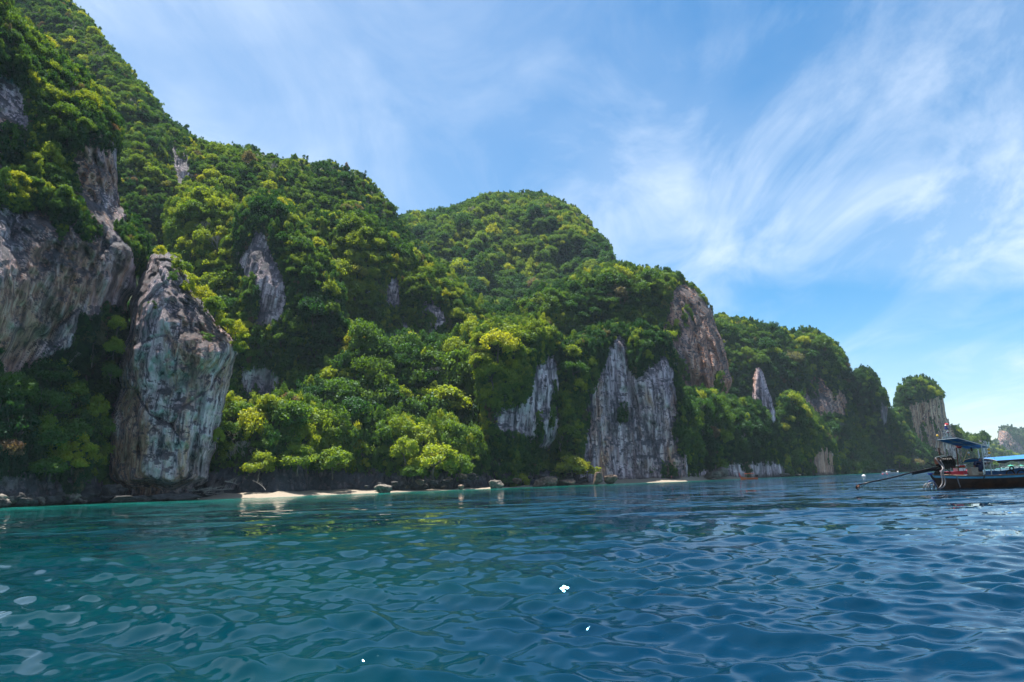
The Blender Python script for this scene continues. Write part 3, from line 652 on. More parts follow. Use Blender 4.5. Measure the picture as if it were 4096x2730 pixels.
T = np.array(cand); print('total crowns', len(T))
g = np.random.default_rng(5)
proto = np.where(T[:, 7] > 0, g.integers(7, 10, len(T)), np.where(g.uniform(size=len(T)) < 0.10, g.integers(5, 7, len(T)), g.integers(0, 5, len(T))))
odd = g.uniform(size=len(T)); tint = np.clip(T[:, 8], 0.0, 0.80)
tint = np.where(odd < 0.030, g.uniform(0.84, 0.98, len(T)), tint)
proto = np.where((odd < 0.018) & (T[:, 6] > 1.2), BARE, proto)
tint = np.where(proto == BARE, 0.5, tint)
scl = np.stack([T[:, 6] * g.uniform(0.9, 1.2, len(T)), T[:, 6] * g.uniform(0.9, 1.2, len(T)), T[:, 6] * g.uniform(0.85, 1.45, len(T)) * np.where(T[:, 7] > 0, 1.6, 1.0)], 1)
base = T[:, 3:6].copy(); base[:, 2] -= scl[:, 2]
rot = np.stack([g.uniform(-.18, .18, len(T)), g.uniform(-.18, .18, len(T)), g.uniform(0, 6.283, len(T))], 1)

# the trees that show largest stand as trees of their own
HERO = []   # filled below; leaves room under the limit of 300
inframe = (T[:, 1] > -10) & (T[:, 1] < 2363) & (T[:, 2] > -10)
size = T[:, 6] / T[:, 9] * inframe * (T[:, 7] < 0.5) * (proto != BARE)
NBIG = 262
big = set(np.argsort(-size)[:NBIG].tolist())
def tint_words(t):
    return ('dark green' if t < 0.2 else 'deep green' if t < 0.3 else 'mid green' if t < 0.42 else 'fresh green' if t < 0.54 else 'yellow green' if t < 0.66 else 'bright yellow green' if t < 0.83 else 'olive brown')
CTREE = {}
def make_tree(pi, loc, rot_, scale, tint_, label, group, crown_name='crown'):
    t = empty('jungle_tree', loc, rot_, scale)
    cm, tm = PROTO[pi]
    c = bpy.data.objects.new('crown', cm); col.objects.link(c); c.parent = t; c['tint'] = float(tint_)
    if tm is not None:
        b = bpy.data.objects.new('trunk', tm); col.objects.link(b); b.parent = t
    tag(t, label, 'tree', group); return t
hm = ['low on', 'midway up', 'high on']
lab = {}
for i in sorted(big):
    m = MASSES[int(T[i, 0])]; y = T[i, 2]; ys = m['poly'][:, 1]; top = max(ys.min(), 0); bot = min(ys.max(), 1130)
    fr = (y - top) / max(bot - top, 1)
    xs = m['poly'][:, 0]; l_, r_ = max(xs.min(), 0), min(xs.max(), 2353); fx = (T[i, 1] - l_) / max(r_ - l_, 1)
    wh = m['where'] or 'on the slope'
    side = 'left end' if fx < 0.33 else 'middle' if fx < 0.67 else 'right end'
    big_ = 'large' if T[i, 6] > 4.2 else 'small'
    hw = 'upper' if fr < 0.33 else 'middle' if fr < 0.67 else 'lower'
    kind = 'flat topped' if proto[i] in (5, 6) else 'rounded'
    L = f'{big_} {tint_words(tint[i])} {kind} tree {wh}, {hw} part, {side}'
    w_ = L.split()
    if len(w_) > 16: L = ' '.join(L.replace(' part,', ',').split()); w_ = L.split()
    if len(w_) > 16: L = L.replace('great ', '').replace('little ', '').replace(' , ', ', ')
    L = L.replace(' ,', ',')
    lab[i] = ' '.join(L.split()[:16])
for i in sorted(big):
    make_tree(int(proto[i]), base[i], rot[i], scl[i], tint[i], lab[i], 'trees ' + (MASSES[int(T[i, 0])]['where'] or 'on the slope'))

# all the other crowns: one wood
rest = np.array([i for i in range(len(T)) if i not in big])
pc = bpy.data.collections.new('tree_kinds')
NP = len(PROTO); names = []
for i, (cm, tm) in enumerate(PROTO):
    if tm is None or True:
        o = bpy.data.objects.new('kind_%02d' % i, cm); pc.objects.link(o)
fm = bpy.data.meshes.new('forest'); fm.vertices.add(len(rest)); fm.vertices.foreach_set('co', base[rest].astype(np.float32).ravel())
def fattr(me, nm, typ, arr, key='value'):
    a = me.attributes.new(nm, typ, 'POINT'); a.data.foreach_set(key, np.ascontiguousarray(arr).ravel())
fattr(fm, 'tint', 'FLOAT', tint[rest].astype(np.float32)); fattr(fm, 'kind_i', 'INT', proto[rest].astype(np.int32))
fattr(fm, 'rotv', 'FLOAT_VECTOR', rot[rest].astype(np.float32), 'vector'); fattr(fm, 'sclv', 'FLOAT_VECTOR', scl[rest].astype(np.float32), 'vector')
forest = link('forest', fm); tag(forest, 'dense tropical forest covering all the limestone hills', None, None, 'stuff')
def scatter_tree(o, coll):
    gt = bpy.data.node_groups.new('scatter', 'GeometryNodeTree')
    gt.interface.new_socket('Geometry', in_out='INPUT', socket_type='NodeSocketGeometry'); gt.interface.new_socket('Geometry', in_out='OUTPUT', socket_type='NodeSocketGeometry')
    gi = gt.nodes.new('NodeGroupInput'); go = gt.nodes.new('NodeGroupOutput')
    ci = gt.nodes.new('GeometryNodeCollectionInfo'); ci.inputs['Collection'].default_value = coll; ci.inputs['Separate Children'].default_value = True; ci.inputs['Reset Children'].default_value = True
    ip = gt.nodes.new('GeometryNodeInstanceOnPoints')
    def na(nm, dt):
        n = gt.nodes.new('GeometryNodeInputNamedAttribute'); n.data_type = dt; n.inputs[0].default_value = nm; return n.outputs[0]
    gt.links.new(gi.outputs[0], ip.inputs['Points']); gt.links.new(ci.outputs[0], ip.inputs['Instance'])
    ip.inputs['Pick Instance'].default_value = True
    gt.links.new(na('kind_i', 'INT'), ip.inputs['Instance Index']); gt.links.new(na('rotv', 'FLOAT_VECTOR'), ip.inputs['Rotation']); gt.links.new(na('sclv', 'FLOAT_VECTOR'), ip.inputs['Scale'])
    gt.links.new(ip.outputs[0], go.inputs[0]); md = o.modifiers.new('scatter', 'NODES'); md.node_group = gt
scatter_tree(forest, pc)

# ------------------------------------------------------------------ single trees that can be picked out (photo pixels)
def hero(px, py, rpx, pi, tint_, label, off=0.0, sz=1.0, dd=None, sx=1.0, group='trees that stand out along the shore'):
    xD, yD = px / DS, py / DS
    d = float(shore(xD)) + off if dd is None else dd
    r_ = rpx * d / 2730.7
    C = at(px, py, d); s = (r_ * sx, r_, r_ * sz)
    return make_tree(pi, (C[0], C[1], C[2] - s[2]), (0, 0, px * 0.37), s, tint_, label, group)
hero(385, 1640, 62, 2, 0.62, 'slender bright tree standing up left of the leaning rock', 8, 1.3, sx=.8)
hero(330, 1785, 62, 0, 0.74, 'sunlit yellow bushy tree low beside the leaning rock, upper half', 3, .9)
hero(290, 1850, 60, 3, 0.72, 'sunlit yellow bushy tree low beside the leaning rock, lower half', 2, .8)
hero(410, 1720, 55, 1, 0.45, 'green leafy tree hard against the left side of the leaning rock', 7, 1.2)
hero(170, 1760, 95, 4, 0.30, 'wide deep green tree above the black shore rocks', 5, .9)
hero(200, 1870, 78, 2, 0.33, 'low green tree reaching over the black shore rocks', 1, .7)
hero(190, 1500, 85, 0, 0.22, 'dark rounded tree under the overhanging cliff', 9, .9)
hero(60, 1560, 80, 3, 0.34, 'olive green tree at the left picture edge under the cliff', 7, 1.0)
hero(470, 1300, 40, 1, 0.60, 'pale tree top in the gap left of the leaning rock', 4, 1.2)
hero(455, 1390, 42, 3, 0.56, 'middle tree in the gap left of the leaning rock', 4, 1.2)
hero(445, 1490, 40, 2, 0.36, 'grey green lowest tree in the gap left of the leaning rock', 4, 1.2)
for k, (x, y, r_, l_) in enumerate([(645, 1004, 26, 'yellow bush on the very tip of the leaning rock'), (705, 1040, 24, 'small green bush between tip and shoulder of the leaning rock'), (735, 1075, 40, 'bright bush just right of the tip of the leaning rock'),
        (772, 1125, 34, 'second bright bush down the right edge of the leaning rock'), (748, 1150, 26, 'darker bush tucked under the second bright one'), (812, 1178, 40, 'third bright bush down the right edge of the leaning rock'), (840, 1225, 30, 'green bush inside the third bright one'),
        (866, 1222, 44, 'large bright bush midway down the right shoulder of the leaning rock'), (890, 1270, 30, 'small green bush above the right corner of the leaning rock'), (915, 1295, 26, 'smallest bush near the right corner of the leaning rock'),
        (948, 1318, 42, 'bright bush on the right corner of the leaning rock'), (966, 1362, 30, 'second lowest bush hanging off the right corner of the leaning rock'), (958, 1398, 22, 'lowest bright bush hanging off the right corner of the leaning rock')]):
    hero(x - 4, y, r_ * 1.1, (0, 7, 2, 8, 4)[k % 5], 0.70 - 0.07 * ((k * 2) % 5), l_, 6 + (k % 3) * 2, 1.0, sx=1 + .25 * (k % 2), group='bushes on the edge of the leaning rock')
for k, (x, y, r_, l_) in enumerate([(612, 1225, 24, 'small green bush on the dark upper face of the leaning rock'), (835, 1355, 34, 'wide green bush on the ledge of the leaning rock'),
        (745, 1385, 30, 'dark bush left on the ledge of the leaning rock'), (730, 1315, 20, 'tiny bush above the ledge of the leaning rock'), (690, 1100, 24, 'bush near the top of the dark face of the leaning rock')]):
    hero(x, y, r_, 7 + k % 3, 0.30 + .05 * (k % 2), l_, 2.5, .8, group='bushes on the face of the leaning rock')
hero(1190, 1835, 80, 0, 0.50, 'pale low spreading tree leaning over the little beach rocks, left half', 13, .85, sx=1.1)
hero(1330, 1850, 85, 3, 0.47, 'pale low spreading tree leaning over the little beach rocks, right half', 13, .8, sx=1.1)
hero(1035, 1860, 66, 0, 0.58, 'yellowing tree with bare crooked branches over the little beach', 17, 1.0)
hero(870, 1750, 30, 1, 0.60, 'small bright tree just right of the foot of the leaning rock', 10, 1.6)
hero(1730, 1840, 100, 0, 0.60, 'wide sunlit yellow green tree in the middle of the shore', 9, .75, sx=1.15)
hero(1620, 1800, 60, 2, 0.55, 'sunlit tree left of the wide yellow green one on the shore', 10, 1.1)
hero(1650, 1890, 55, 4, 0.42, 'low green tree under the wide yellow green one on the shore', 7, .7)
hero(1840, 1870, 62, 1, 0.44, 'green tree right of the wide yellow green one on the shore', 9, 1.0)
hero(2285, 1865, 62, 3, 0.76, 'brilliant yellow bush at the foot of the striped rock', 5, .75, sx=1.2)
hero(2340, 1885, 45, 0, 0.74, 'smaller brilliant yellow bush nearest the brown boulder', 4, .7)
hero(2675, 1862, 58, 2, 0.10, 'round dark green tree at the back of the far beach', 20, .85, sx=1.2)
hero(2600, 1880, 42, 4, 0.28, 'low green tree left of the round dark one on the far beach', 18, .8)
hero(2870, 1868, 52, 1, 0.42, 'olive green tree at the right end of the far beach', 14, .8)
hero(2660, 1340, 48, 5, 0.50, 'pale umbrella shaped tree beside the red streaked cliff', 0, .6, dd=325, sx=1.2)
hero(3595, 1845, 38, 0, 0.66, 'bright yellow green bushy tree at the far waterside left of the boat', 22, .7)
hero(3672, 1856, 28, 3, 0.90, 'olive pink tree at the far waterside behind the boat propeller shaft', 22, .8)

# ------------------------------------------------------------------ boulders
def boulder_mesh(seed, flat=0.8):
    import bmesh
    bm = bmesh.new(); bmesh.ops.create_icosphere(bm, subdivisions=4, radius=1.0)
    V = np.array([v.co[:] for v in bm.verts]); d = V / np.linalg.norm(V, axis=1)[:, None]
    g = np.random.default_rng(seed); r_ = np.ones(len(V))
    for k in range(13):
        n = g.normal(size=3); n /= np.linalg.norm(n); c = g.uniform(0.45, 0.85); h = d @ n
        r_ = np.minimum(r_, np.where(h > 0.05, c / np.maximum(h, 0.05), 9))
    V = d * (r_ * (1 + 0.16 * ridged(d * 2.4 + seed, 3, seed) + 0.10 * fbm(d * 6 + seed, 4, seed)))[:, None]
    V[:, 2] *= flat
    for v, c in zip(bm.verts, V): v.co = c
    me = bpy.data.meshes.new('boulder'); bm.to_mesh(me); bm.free()
    me.polygons.foreach_set('use_smooth', np.ones(len(me.polygons), bool)); return me
def boulder_mat(name, a, b_, c_):
    m, t, b = new_mat(name); g = N(t, 'ShaderNodeNewGeometry'); pos = g.outputs['Position']
    n = noise_n(t, pos, 1.2, 8, 0.7); n2 = noise_n(t, pos, 0.35, 4, 0.6)
    c = ramp(t, n, [(0.34, a), (0.52, b_), (0.68, c_)])
    t.links.new(mixc(t, 1.0, c, ramp(t, n2, [(0.35, 0.55), (0.65, 1.15)]), 'MULTIPLY'), b.inputs['Base Color']); b.inputs['Roughness'].default_value = 0.85
    bm = N(t, 'ShaderNodeBump', inp={'Strength': 1.0, 'Distance': 0.35}); t.links.new(n, bm.inputs['Height']); t.links.new(bm.outputs[0], b.inputs['Normal']); return m
B_grey = boulder_mat('weathered grey rock', (0.035, 0.03, 0.026), (0.13, 0.11, 0.09), (0.30, 0.26, 0.21))
B_brown = boulder_mat('oyster brown rock', (0.03, 0.022, 0.017), (0.12, 0.075, 0.05), (0.34, 0.24, 0.18))
B_black = boulder_mat('black tidal rock', (0.008, 0.008, 0.008), (0.028, 0.026, 0.026), (0.085, 0.08, 0.08))
BM = [boulder_mesh(s, 0.8) for s in range(7)]
def boulder(x0, x1, y0, y1, k, mat, label, off=0.0, group='boulders along the waterline', rock=None):
    xc = (x0 + x1) / 2; d = float(shore(xc / DS)) + off; s = d / 2730.7
    b0 = at(xc, y1, d); W_ = (x1 - x0) / 2 * s; H_ = (y1 - y0) * s
    z0 = min(max(b0[2], -0.2), 0.25 + max(off, 0) * 0.35)
    me = BM[k].copy(); o = link('boulder', me, mat)
    o.location = (b0[0], d, z0 + H_ * 0.42); o.scale = (W_ * 1.1, W_ * 0.9, H_ * 0.75); o.rotation_euler = (0, 0, k * 1.3)
    return tag(o, label, 'boulder', group)
boulder(1488, 1568, 1927, 1974, 0, B_grey, 'pale topped lone boulder in the shallows of the little beach', -2)
boulder(2363, 2415, 1886, 1940, 1, B_brown, 'taller brown boulder with a green sprig before the far beach', -6)
boulder(2405, 2474, 1902, 1940, 5, B_brown, 'lower brown boulder touching the one with the green sprig', -6)
hero(2392, 1878, 14, 7, 0.66, 'tiny bright sprig growing on the brown boulder', -5, .8)
boulder(1945, 2012, 1916, 1956, 2, B_grey, 'flat grey boulder between the middle shore and striped rock', -2)
boulder(2128, 2235, 1906, 1952, 3, B_brown, 'broad brown boulder left of the brilliant yellow bush', -3)
boulder(2215, 2300, 1915, 1950, 4, B_brown, 'dark brown boulder under the brilliant yellow bush', -3)
boulder(1828, 1858, 1940, 1962, 5, B_brown, 'small brown rock on the middle shoreline', -2)
boulder(660, 810, 1968, 2006, 6, B_black, 'low black rock apron right of the undercut base of the leaning rock', -3)
boulder(560, 700, 1978, 2014, 3, B_black, 'low black rock apron below the undercut base of the leaning rock', -4)
boulder(420, 580, 1985, 2018, 1, B_black, 'low black rock apron left below the leaning rock', -4)
boulder(2655, 2720, 1905, 1921, 2, B_black, 'low dark rock lying on the far beach sand', 12)
for k, (x0, x1, y0, y1, l_) in enumerate([(2795, 2895, 1885, 1915, 'first big undercut boulder right of the far beach'), (2850, 2920, 1866, 1912, 'tall pale undercut boulder right of the far beach'), (3112, 3160, 1894, 1909, 'low grey rock slab at the foot of the rocky spur'),
        (3180, 3202, 1894, 1905, 'small tan rock by the foot of the rocky spur'), (3255, 3275, 1893, 1903, 'smallest tan rock farthest along the spur foot')]):
    boulder(x0, x1, y0, y1, (k * 2 + 1) % 7, B_grey, l_, -1 if k > 1 else 3)
gb = random.Random(3)
for k in range(46):
    x = gb.uniform(-60, 460); w_ = gb.uniform(22, 75); yb = 2030 - 0.044 * x - gb.uniform(-2, 95) * (0.4 + x / 800); h_ = w_ * gb.uniform(0.45, 0.8)
    blk = gb.random() < 0.7
    boulder(x, x + w_, yb - h_, yb, k % 7, B_black if blk else B_grey, ('large ' if w_ > 52 else 'small ') + ('black' if blk else 'grey') + ' sea worn rock ' + ('high' if (2030 - 0.044 * x - yb) > 40 else 'low') + ' under the left cliff, ' + ('by the picture edge' if x < 120 else 'midway' if x < 300 else 'near the leaning rock'), max(0, (2030 - yb) * 0.06) - 1, 'black rocks under the left cliff')
for k in range(30):
    x = gb.uniform(1450, 2330); w_ = gb.uniform(16, 50); sy = np.interp(x, SH[:, 0], SH[:, 1]); yb = sy - gb.uniform(4, 46); h_ = w_ * gb.uniform(0.4, 0.75)
    boulder(x, x + w_, yb - h_, yb, k % 7, B_black if gb.random() < 0.75 else B_brown, 'dark broken rock at the back of the middle shore', gb.uniform(3, 10), 'dark rocks behind the middle shore')

# driftwood heap and bare branches on the little beach
def drift_mesh(seed):
    g_ = random.Random(seed); b = MB(); L = g_.uniform(5, 9); p = Vector((0, 0, 0)); d = Vector((1, g_.uniform(-.3, .3), 0.12)); pts = [p.copy()]
    for k in range(7):
        d = (d + Vector((0, g_.uniform(-.4, .4), g_.uniform(-.16, .14)))).normalized(); p = p + d * L / 7; pts.append(p.copy())
    b.tube(pts, [0.17 - 0.017 * k for k in range(8)], 6)
    for k in (2, 3, 4, 5):
        e = pts[k] + Vector((g_.uniform(.3, 1.2), g_.uniform(-1.5, 1.5), g_.uniform(.3, 1.4))); mm = (pts[k] + e) / 2 + Vector((.2, 0, .2)); b.tube([pts[k], mm, e], [0.08, 0.06, 0.02], 5)
        f_ = e + Vector((g_.uniform(.2, .8), g_.uniform(-.6, .6), g_.uniform(.1, .7))); b.tube([e, f_], [0.03, 0.012], 4)
    me = bpy.data.meshes.new('driftwood_branch'); me.from_pydata(b.V, [], b.F); me.materials.append(DRIFT); return me
DM = [drift_mesh(s) for s in range(5)]
for k in range(16):
    x = gb.uniform(775, 885); d = float(shore(x / DS)) + gb.uniform(4, 11); P_ = at(x, 1985 - gb.uniform(0, 32), d)
    o = link('driftwood_branch', DM[k % 5]); o.location = (P_[0], d, P_[2]); o.rotation_euler = (gb.uniform(-.3, .3), gb.uniform(-.25, .12), gb.uniform(-.6, .6) + (math.pi if k % 3 == 0 else 0)); o.scale = [gb.uniform(.4, .7)] * 3
    tag(o, 'bleached driftwood branch heaped beside the leaning rock', 'branch', 'driftwood beside the leaning rock')
o = link('driftwood_branch', DM[2]); P_ = at(1062, 1960, float(shore(610)) + 5); o.location = P_; o.rotation_euler = (0, -0.7, 2.6); o.scale = (.5,) * 3; tag(o, 'pale bare branch slanting down on to the little beach', 'branch')
o = link('driftwood_branch', DM[4]); P_ = at(900, 1925, float(shore(520)) + 6); o.location = P_; o.rotation_euler = (0, 0.15, -0.2); o.scale = (.8,) * 3; tag(o, 'crooked bare branch reaching from the yellowing tree', 'branch')

# ------------------------------------------------------------------ the sea
def water_mat():
    m, t, b = new_mat('sea water'); g = N(t, 'ShaderNodeNewGeometry'); pos = g.outputs['Position']
    a = N(t, 'ShaderNodeAttribute', attribute_name='shallow')
    n = noise_n(t, mapping(t, pos, scale=(.03, .09, 1)), 1.0, 5, 0.6)
    f = math_n(t, 'ADD', a.outputs['Fac'], math_n(t, 'MULTIPLY', math_n(t, 'SUBTRACT', n, 0.5), 0.35), True)
    c = ramp(t, f, [(0.0, (0.0001, 0.0155, 0.0360)), (0.12, (0.0001, 0.0250, 0.0300)), (0.35, (0.0006, 0.055, 0.052)), (0.62, (0.002, 0.10, 0.085)), (1.0, (0.01, 0.155, 0.13))])
    t.links.new(c, b.inputs['Base Color']); b.inputs['Roughness'].default_value = 0.012; b.inputs['IOR'].default_value = 1.31; b.inputs['Specular Tint'].default_value = (0.22, 0.74, 0.97, 1)
    dist = N(t, 'ShaderNodeVectorMath', operation='LENGTH'); t.links.new(pos, dist.inputs[0]); D_ = dist.outputs['Value']
    farf = N(t, 'ShaderNodeMapRange', inp={1: 14.0, 2: 70.0, 3: 0.0, 4: 1.0}); t.links.new(D_, farf.inputs[0])
    w1 = noise_n(t, mapping(t, pos, (0, 0, R(14)), (2.6, 6.0, 1)), 1.6, 4, 0.60, 0.3)
    w2 = noise_n(t, mapping(t, pos, (0, 0, R(-12)), (0.30, 0.8, 1)), 1.0, 5, 0.60, 0.4)
    rf = N(t, 'ShaderNodeMapRange', inp={1: 60.0, 2: 400.0, 3: 0.012, 4: 0.20}); t.links.new(D_, rf.inputs[0]); t.links.new(rf.outputs[0], b.inputs['Roughness'])   # wavelets too small to build at this distance
    midf = N(t, 'ShaderNodeMapRange', inp={1: 8.0, 2: 34.0, 3: 0.0, 4: 1.0}); t.links.new(D_, midf.inputs[0])
    w3 = noise_n(t, mapping(t, pos, scale=(1.5, 2.8, 1)), 1.0, 4, 0.6, 0.3)
    h = math_n(t, 'MULTIPLY', w1, 0.003)
    h = math_n(t, 'ADD', h, math_n(t, 'MULTIPLY', noise_n(t, mapping(t, pos, (0, 0, R(8)), (9, 20, 1)), 1.6, 3, 0.6), 0.0007))
    bm = N(t, 'ShaderNodeBump', inp={'Strength': 1.0, 'Distance': 1.0}); t.links.new(h, bm.inputs['Height']); 
    # chop beyond the reach of the built waves: slopes straight from noise, at two sizes
    def slopes(sc_, k, loc):
        nn_ = N(t, 'ShaderNodeTexNoise', inp={'Scale': 1.0, 'Detail': 5.0, 'Roughness': 0.6, 'Distortion': 0.3}); t.links.new(mapping(t, pos, scale=sc_, loc=loc), nn_.inputs['Vector'])
        a1 = N(t, 'ShaderNodeVectorMath', operation='SUBTRACT'); a1.inputs[1].default_value = (0.5, 0.5, 0.5); t.links.new(nn_.outputs['Color'], a1.inputs[0])
        a2 = N(t, 'ShaderNodeVectorMath', operation='MULTIPLY'); a2.inputs[1].default_value = (k * 0.7, k, 0); t.links.new(a1.outputs[0], a2.inputs[0]); return a2.outputs[0]
    s_ = N(t, 'ShaderNodeVectorMath', operation='ADD'); t.links.new(slopes((1.2, 2.0, 1), 1.7, (3, 1, 0)), s_.inputs[0]); t.links.new(slopes((0.16, 0.34, 1), 2.0, (7, 9, 0)), s_.inputs[1])
    s2_ = N(t, 'ShaderNodeVectorMath', operation='SCALE'); t.links.new(s_.outputs[0], s2_.inputs[0]); t.links.new(midf.outputs[0], s2_.inputs['Scale'])
    s3_ = N(t, 'ShaderNodeVectorMath', operation='ADD'); t.links.new(bm.outputs[0], s3_.inputs[0]); t.links.new(s2_.outputs[0], s3_.inputs[1])
    s4_ = N(t, 'ShaderNodeVectorMath', operation='NORMALIZE'); t.links.new(s3_.outputs[0], s4_.inputs[0]); t.links.new(s4_.outputs[0], b.inputs['Normal'])
    return m
WATER = water_mat()
offs = np.concatenate([np.arange(235, 3.2, -0.52), [2.8, 2.4, 2.0, 1.6, 1.2, 0.8, 0.5, 0.3, 0.15, 0.05]])
rad = 820.0 / offs; rad = np.concatenate([[0.4, 1.2, 2.2], rad])
tx = np.tan(np.radians(np.concatenate([np.linspace(-89, -46, 30, endpoint=False), [0]])))[:-1]
ang = np.concatenate([np.radians(np.linspace(-180, -47, 60, endpoint=False)), np.arctan(np.linspace(math.tan(R(-47)), math.tan(R(44)), 1000)), np.radians(np.linspace(45, 180, 60))])
AA, RR = np.meshgrid(ang, rad); fwd = np.abs(AA) < R(60)
rr_ = np.where(fwd, RR / np.maximum(np.cos(AA), 0.45), RR * 1.9)
X = rr_ * np.sin(AA); Y = rr_ * np.cos(AA)
dr = np.gradient(rr_, axis=0); dr = np.maximum(dr, 0.02)
Z = np.zeros_like(X); DX = np.zeros_like(X); DY = np.zeros_like(X)
gw = np.random.default_rng(33)
NWAVE = 190
lam = np.exp(gw.uniform(np.log(0.15), np.log(4.0), NWAVE))
th = R(-104) + gw.normal(size=NWAVE) * 0.5 * (1 + 0.25 * (lam < 1))
gust = 0.75 + 0.55 * fbm(np.stack([X * .045, Y * .07, X * 0], -1), 3, 91)
for L_, a_ in zip(lam, th):
    k_ = 2 * np.pi / L_; steep = float(np.interp(L_, [.15, .25, .5, .9, 1.8, 4], [.022, .040, .041, .027, .016, .008]))
    A_ = steep / k_ * 1.0
    wgt = np.clip((L_ / (2.6 * dr) - 0.7) / 0.8, 0, 1) * (1 if L_ > 1.5 else 1) * (gust if L_ < 3 else 1)
    ph = k_ * (X * math.cos(a_) + Y * math.sin(a_)) + gw.uniform(0, 6.28) 
    Z += A_ * wgt * np.sin(ph); c_ = np.cos(ph) * A_ * wgt * 0.45
    DX += c_ * math.cos(a_); DY += c_ * math.sin(a_)
X2 = X + DX; Y2 = Y + DY
V = np.stack([X2, Y2, Z], -1).reshape(-1, 3)
nr, na = X.shape; I = np.arange(nr * na).reshape(nr, na)
Q = np.stack([I[:-1, :-1], I[:-1, 1:], I[1:, 1:], I[1:, :-1]], -1).reshape(-1, 4)[:, ::-1]
me = mesh_np('sea', V, Q)
pr = X / np.maximum(Y, 1e-3); ds_ = np.interp(np.clip(pr, SHWX[0], SHWX[-1]), SHWX, SHD) - Y
band = np.interp(np.clip(pr, -1, 1), [-.75, -.5, -.2, 0, .15, .35, .7], [100, 120, 110, 90, 90, 60, 40])
shl = np.where(Y > 5, np.exp(-np.maximum(ds_, 0) / band * 1.9), 0)
shl = np.maximum(shl, 0.10 * (1 - np.clip((pr + .3) / .5, 0, 1)))
a = me.attributes.new('shallow', 'FLOAT', 'POINT'); a.data.foreach_set('value', shl.ravel().astype(np.float32))
tag(link('sea', me, WATER), 'teal green sea with small choppy waves', None, None, 'structure')
bed = MB(); bed.box((0, 0, -40), (40000, 40000, 2)); tag(bed.build('sea_bed', simple('dark sea bed', (0.01, 0.04, 0.05), 0.9)), 'dark sea bed far under the water', None, None, 'structure')

# ------------------------------------------------------------------ the long-tail boat
def A2P(cx, cy): return 3600 + cx / 4.611, 1660 + cy / 4.611
DC, DN, DF = 44.3, 43.4, 45.2
def bp(cx, cy, d=DN): return Vector(at(*A2P(cx, cy), d))
MATS = dict(
    hull=simple('oiled dark timber', (0.060, 0.028, 0.014), 0.45, var=0.7, scale=2.5, bump=0.01), cap=simple('worn brown rail', (0.16, 0.10, 0.065), 0.6, var=0.5),
    blue=simple('pale blue paint', (0.10, 0.33, 0.48), 0.5, var=0.3, scale=4), deep=simple('deep blue paint', (0.012, 0.035, 0.26), 0.45), black=simple('greasy black iron', (0.012, 0.011, 0.011), 0.38, 0.6, bump=0.01),
    rust=simple('rusty iron', (0.10, 0.035, 0.018), 0.7, 0.3, var=0.6), shaft=simple('dark shaft steel', (0.020, 0.017, 0.018), 0.35, 0.7), hose=simple('grey ribbed hose', (0.20, 0.18, 0.18), 0.5),
    steel=simple('galvanised pipe', (0.30, 0.34, 0.33), 0.35, 0.6), tarpu=simple('blue tarpaulin', (0.018, 0.13, 0.34), 0.5, var=0.35, scale=3), tarpd=simple('dark blue tarpaulin', (0.012, 0.045, 0.14), 0.6, var=0.4, scale=2.5),
    tarpl=simple('bright blue tarpaulin', (0.022, 0.15, 0.40), 0.45, var=0.2, scale=2), white=simple('white paint', (0.72, 0.72, 0.70), 0.4), red=simple('red plastic', (0.62, 0.02, 0.045), 0.35), yellow=simple('yellow plastic float', (0.75, 0.40, 0.02), 0.4),
    orange=simple('orange cloth', (0.65, 0.14, 0.04), 0.7), skin=simple('sun tanned skin', (0.17, 0.075, 0.045), 0.5, var=0.1), navy=simple('navy cotton', (0.016, 0.022, 0.055), 0.85), beige=simple('beige cotton', (0.34, 0.27, 0.20), 0.85),
    hair=simple('grey hair', (0.16, 0.16, 0.17), 0.8), rubber=simple('black rubber', (0.012, 0.012, 0.013), 0.6), green=simple('green awning', (0.03, 0.30, 0.20), 0.6), rope=simple('yellow rope', (0.42, 0.33, 0.12), 0.8))
stern = bp(560, 1088, DC)
boat = empty('longtail_boat', (stern[0], DC, 0)); tag(boat, 'dark wooden long-tail boat with blue gunwale stripe, engine and canopies', 'boat')
class BM_(MB):
    def build(s, name, mat, parent=None, smooth=False, bevel=0):
        off = Vector(boat.location); V = [tuple(Vector(v) - off) for v in s.V]; s.V = V
        return super().build(name, mat, parent if parent else boat, smooth, bevel)
sheer = [(560, 1086), (650, 1096), (1000, 1114), (1300, 1124), (1560, 1122), (1900, 1110), (2287, 1092)]
sp = [bp(x, y, DN if i else DC) for i, (x, y) in enumerate(sheer)]
SX = [p.x - stern.x for p in sp] + [8.5, 10.5, 12.2]; SZ = [p.z for p in sp] + [sp[-1].z + 0.25, sp[-1].z + 0.75, sp[-1].z + 1.6]
def hw(s): return float(np.interp(s, [0, 0.25, 1.0, 2.4, 4, 8, 10.5, 12.2], [0.10, 0.24, 0.52, 0.82, 0.95, 0.95, 0.6, 0.04]))
def zt(s): return float(np.interp(s, SX, SZ))
def hull_pt(s, v, side, out=0.0, dz=0.0):
    xb = s + 0.50 * (1 - min(1, s / 1.6)) * 1.0 - (0.9 * max(0, (s - 9.5) / 2.7))
    x = xb + (s - xb) * v; y = side * (hw(s) * (0.25 + 0.75 * v ** 0.55) + out); z = -0.40 + (zt(s) + 0.40 + dz) * v
    return Vector((stern.x + x, DC + y, z))
ss = [0, .1, .25, .5, .8, 1.2, 1.7, 2.4, 3.2, 4, 5, 6, 7, 8, 9, 10, 11, 11.7, 12.2]; vs = [0, .15, .3, .45, .6, .75, .88, 1]
b = BM_()
V = [hull_pt(s, v, sd_) for s in ss for (sd_, v) in [(-1, v) for v in reversed(vs)] + [(1, v) for v in vs]]
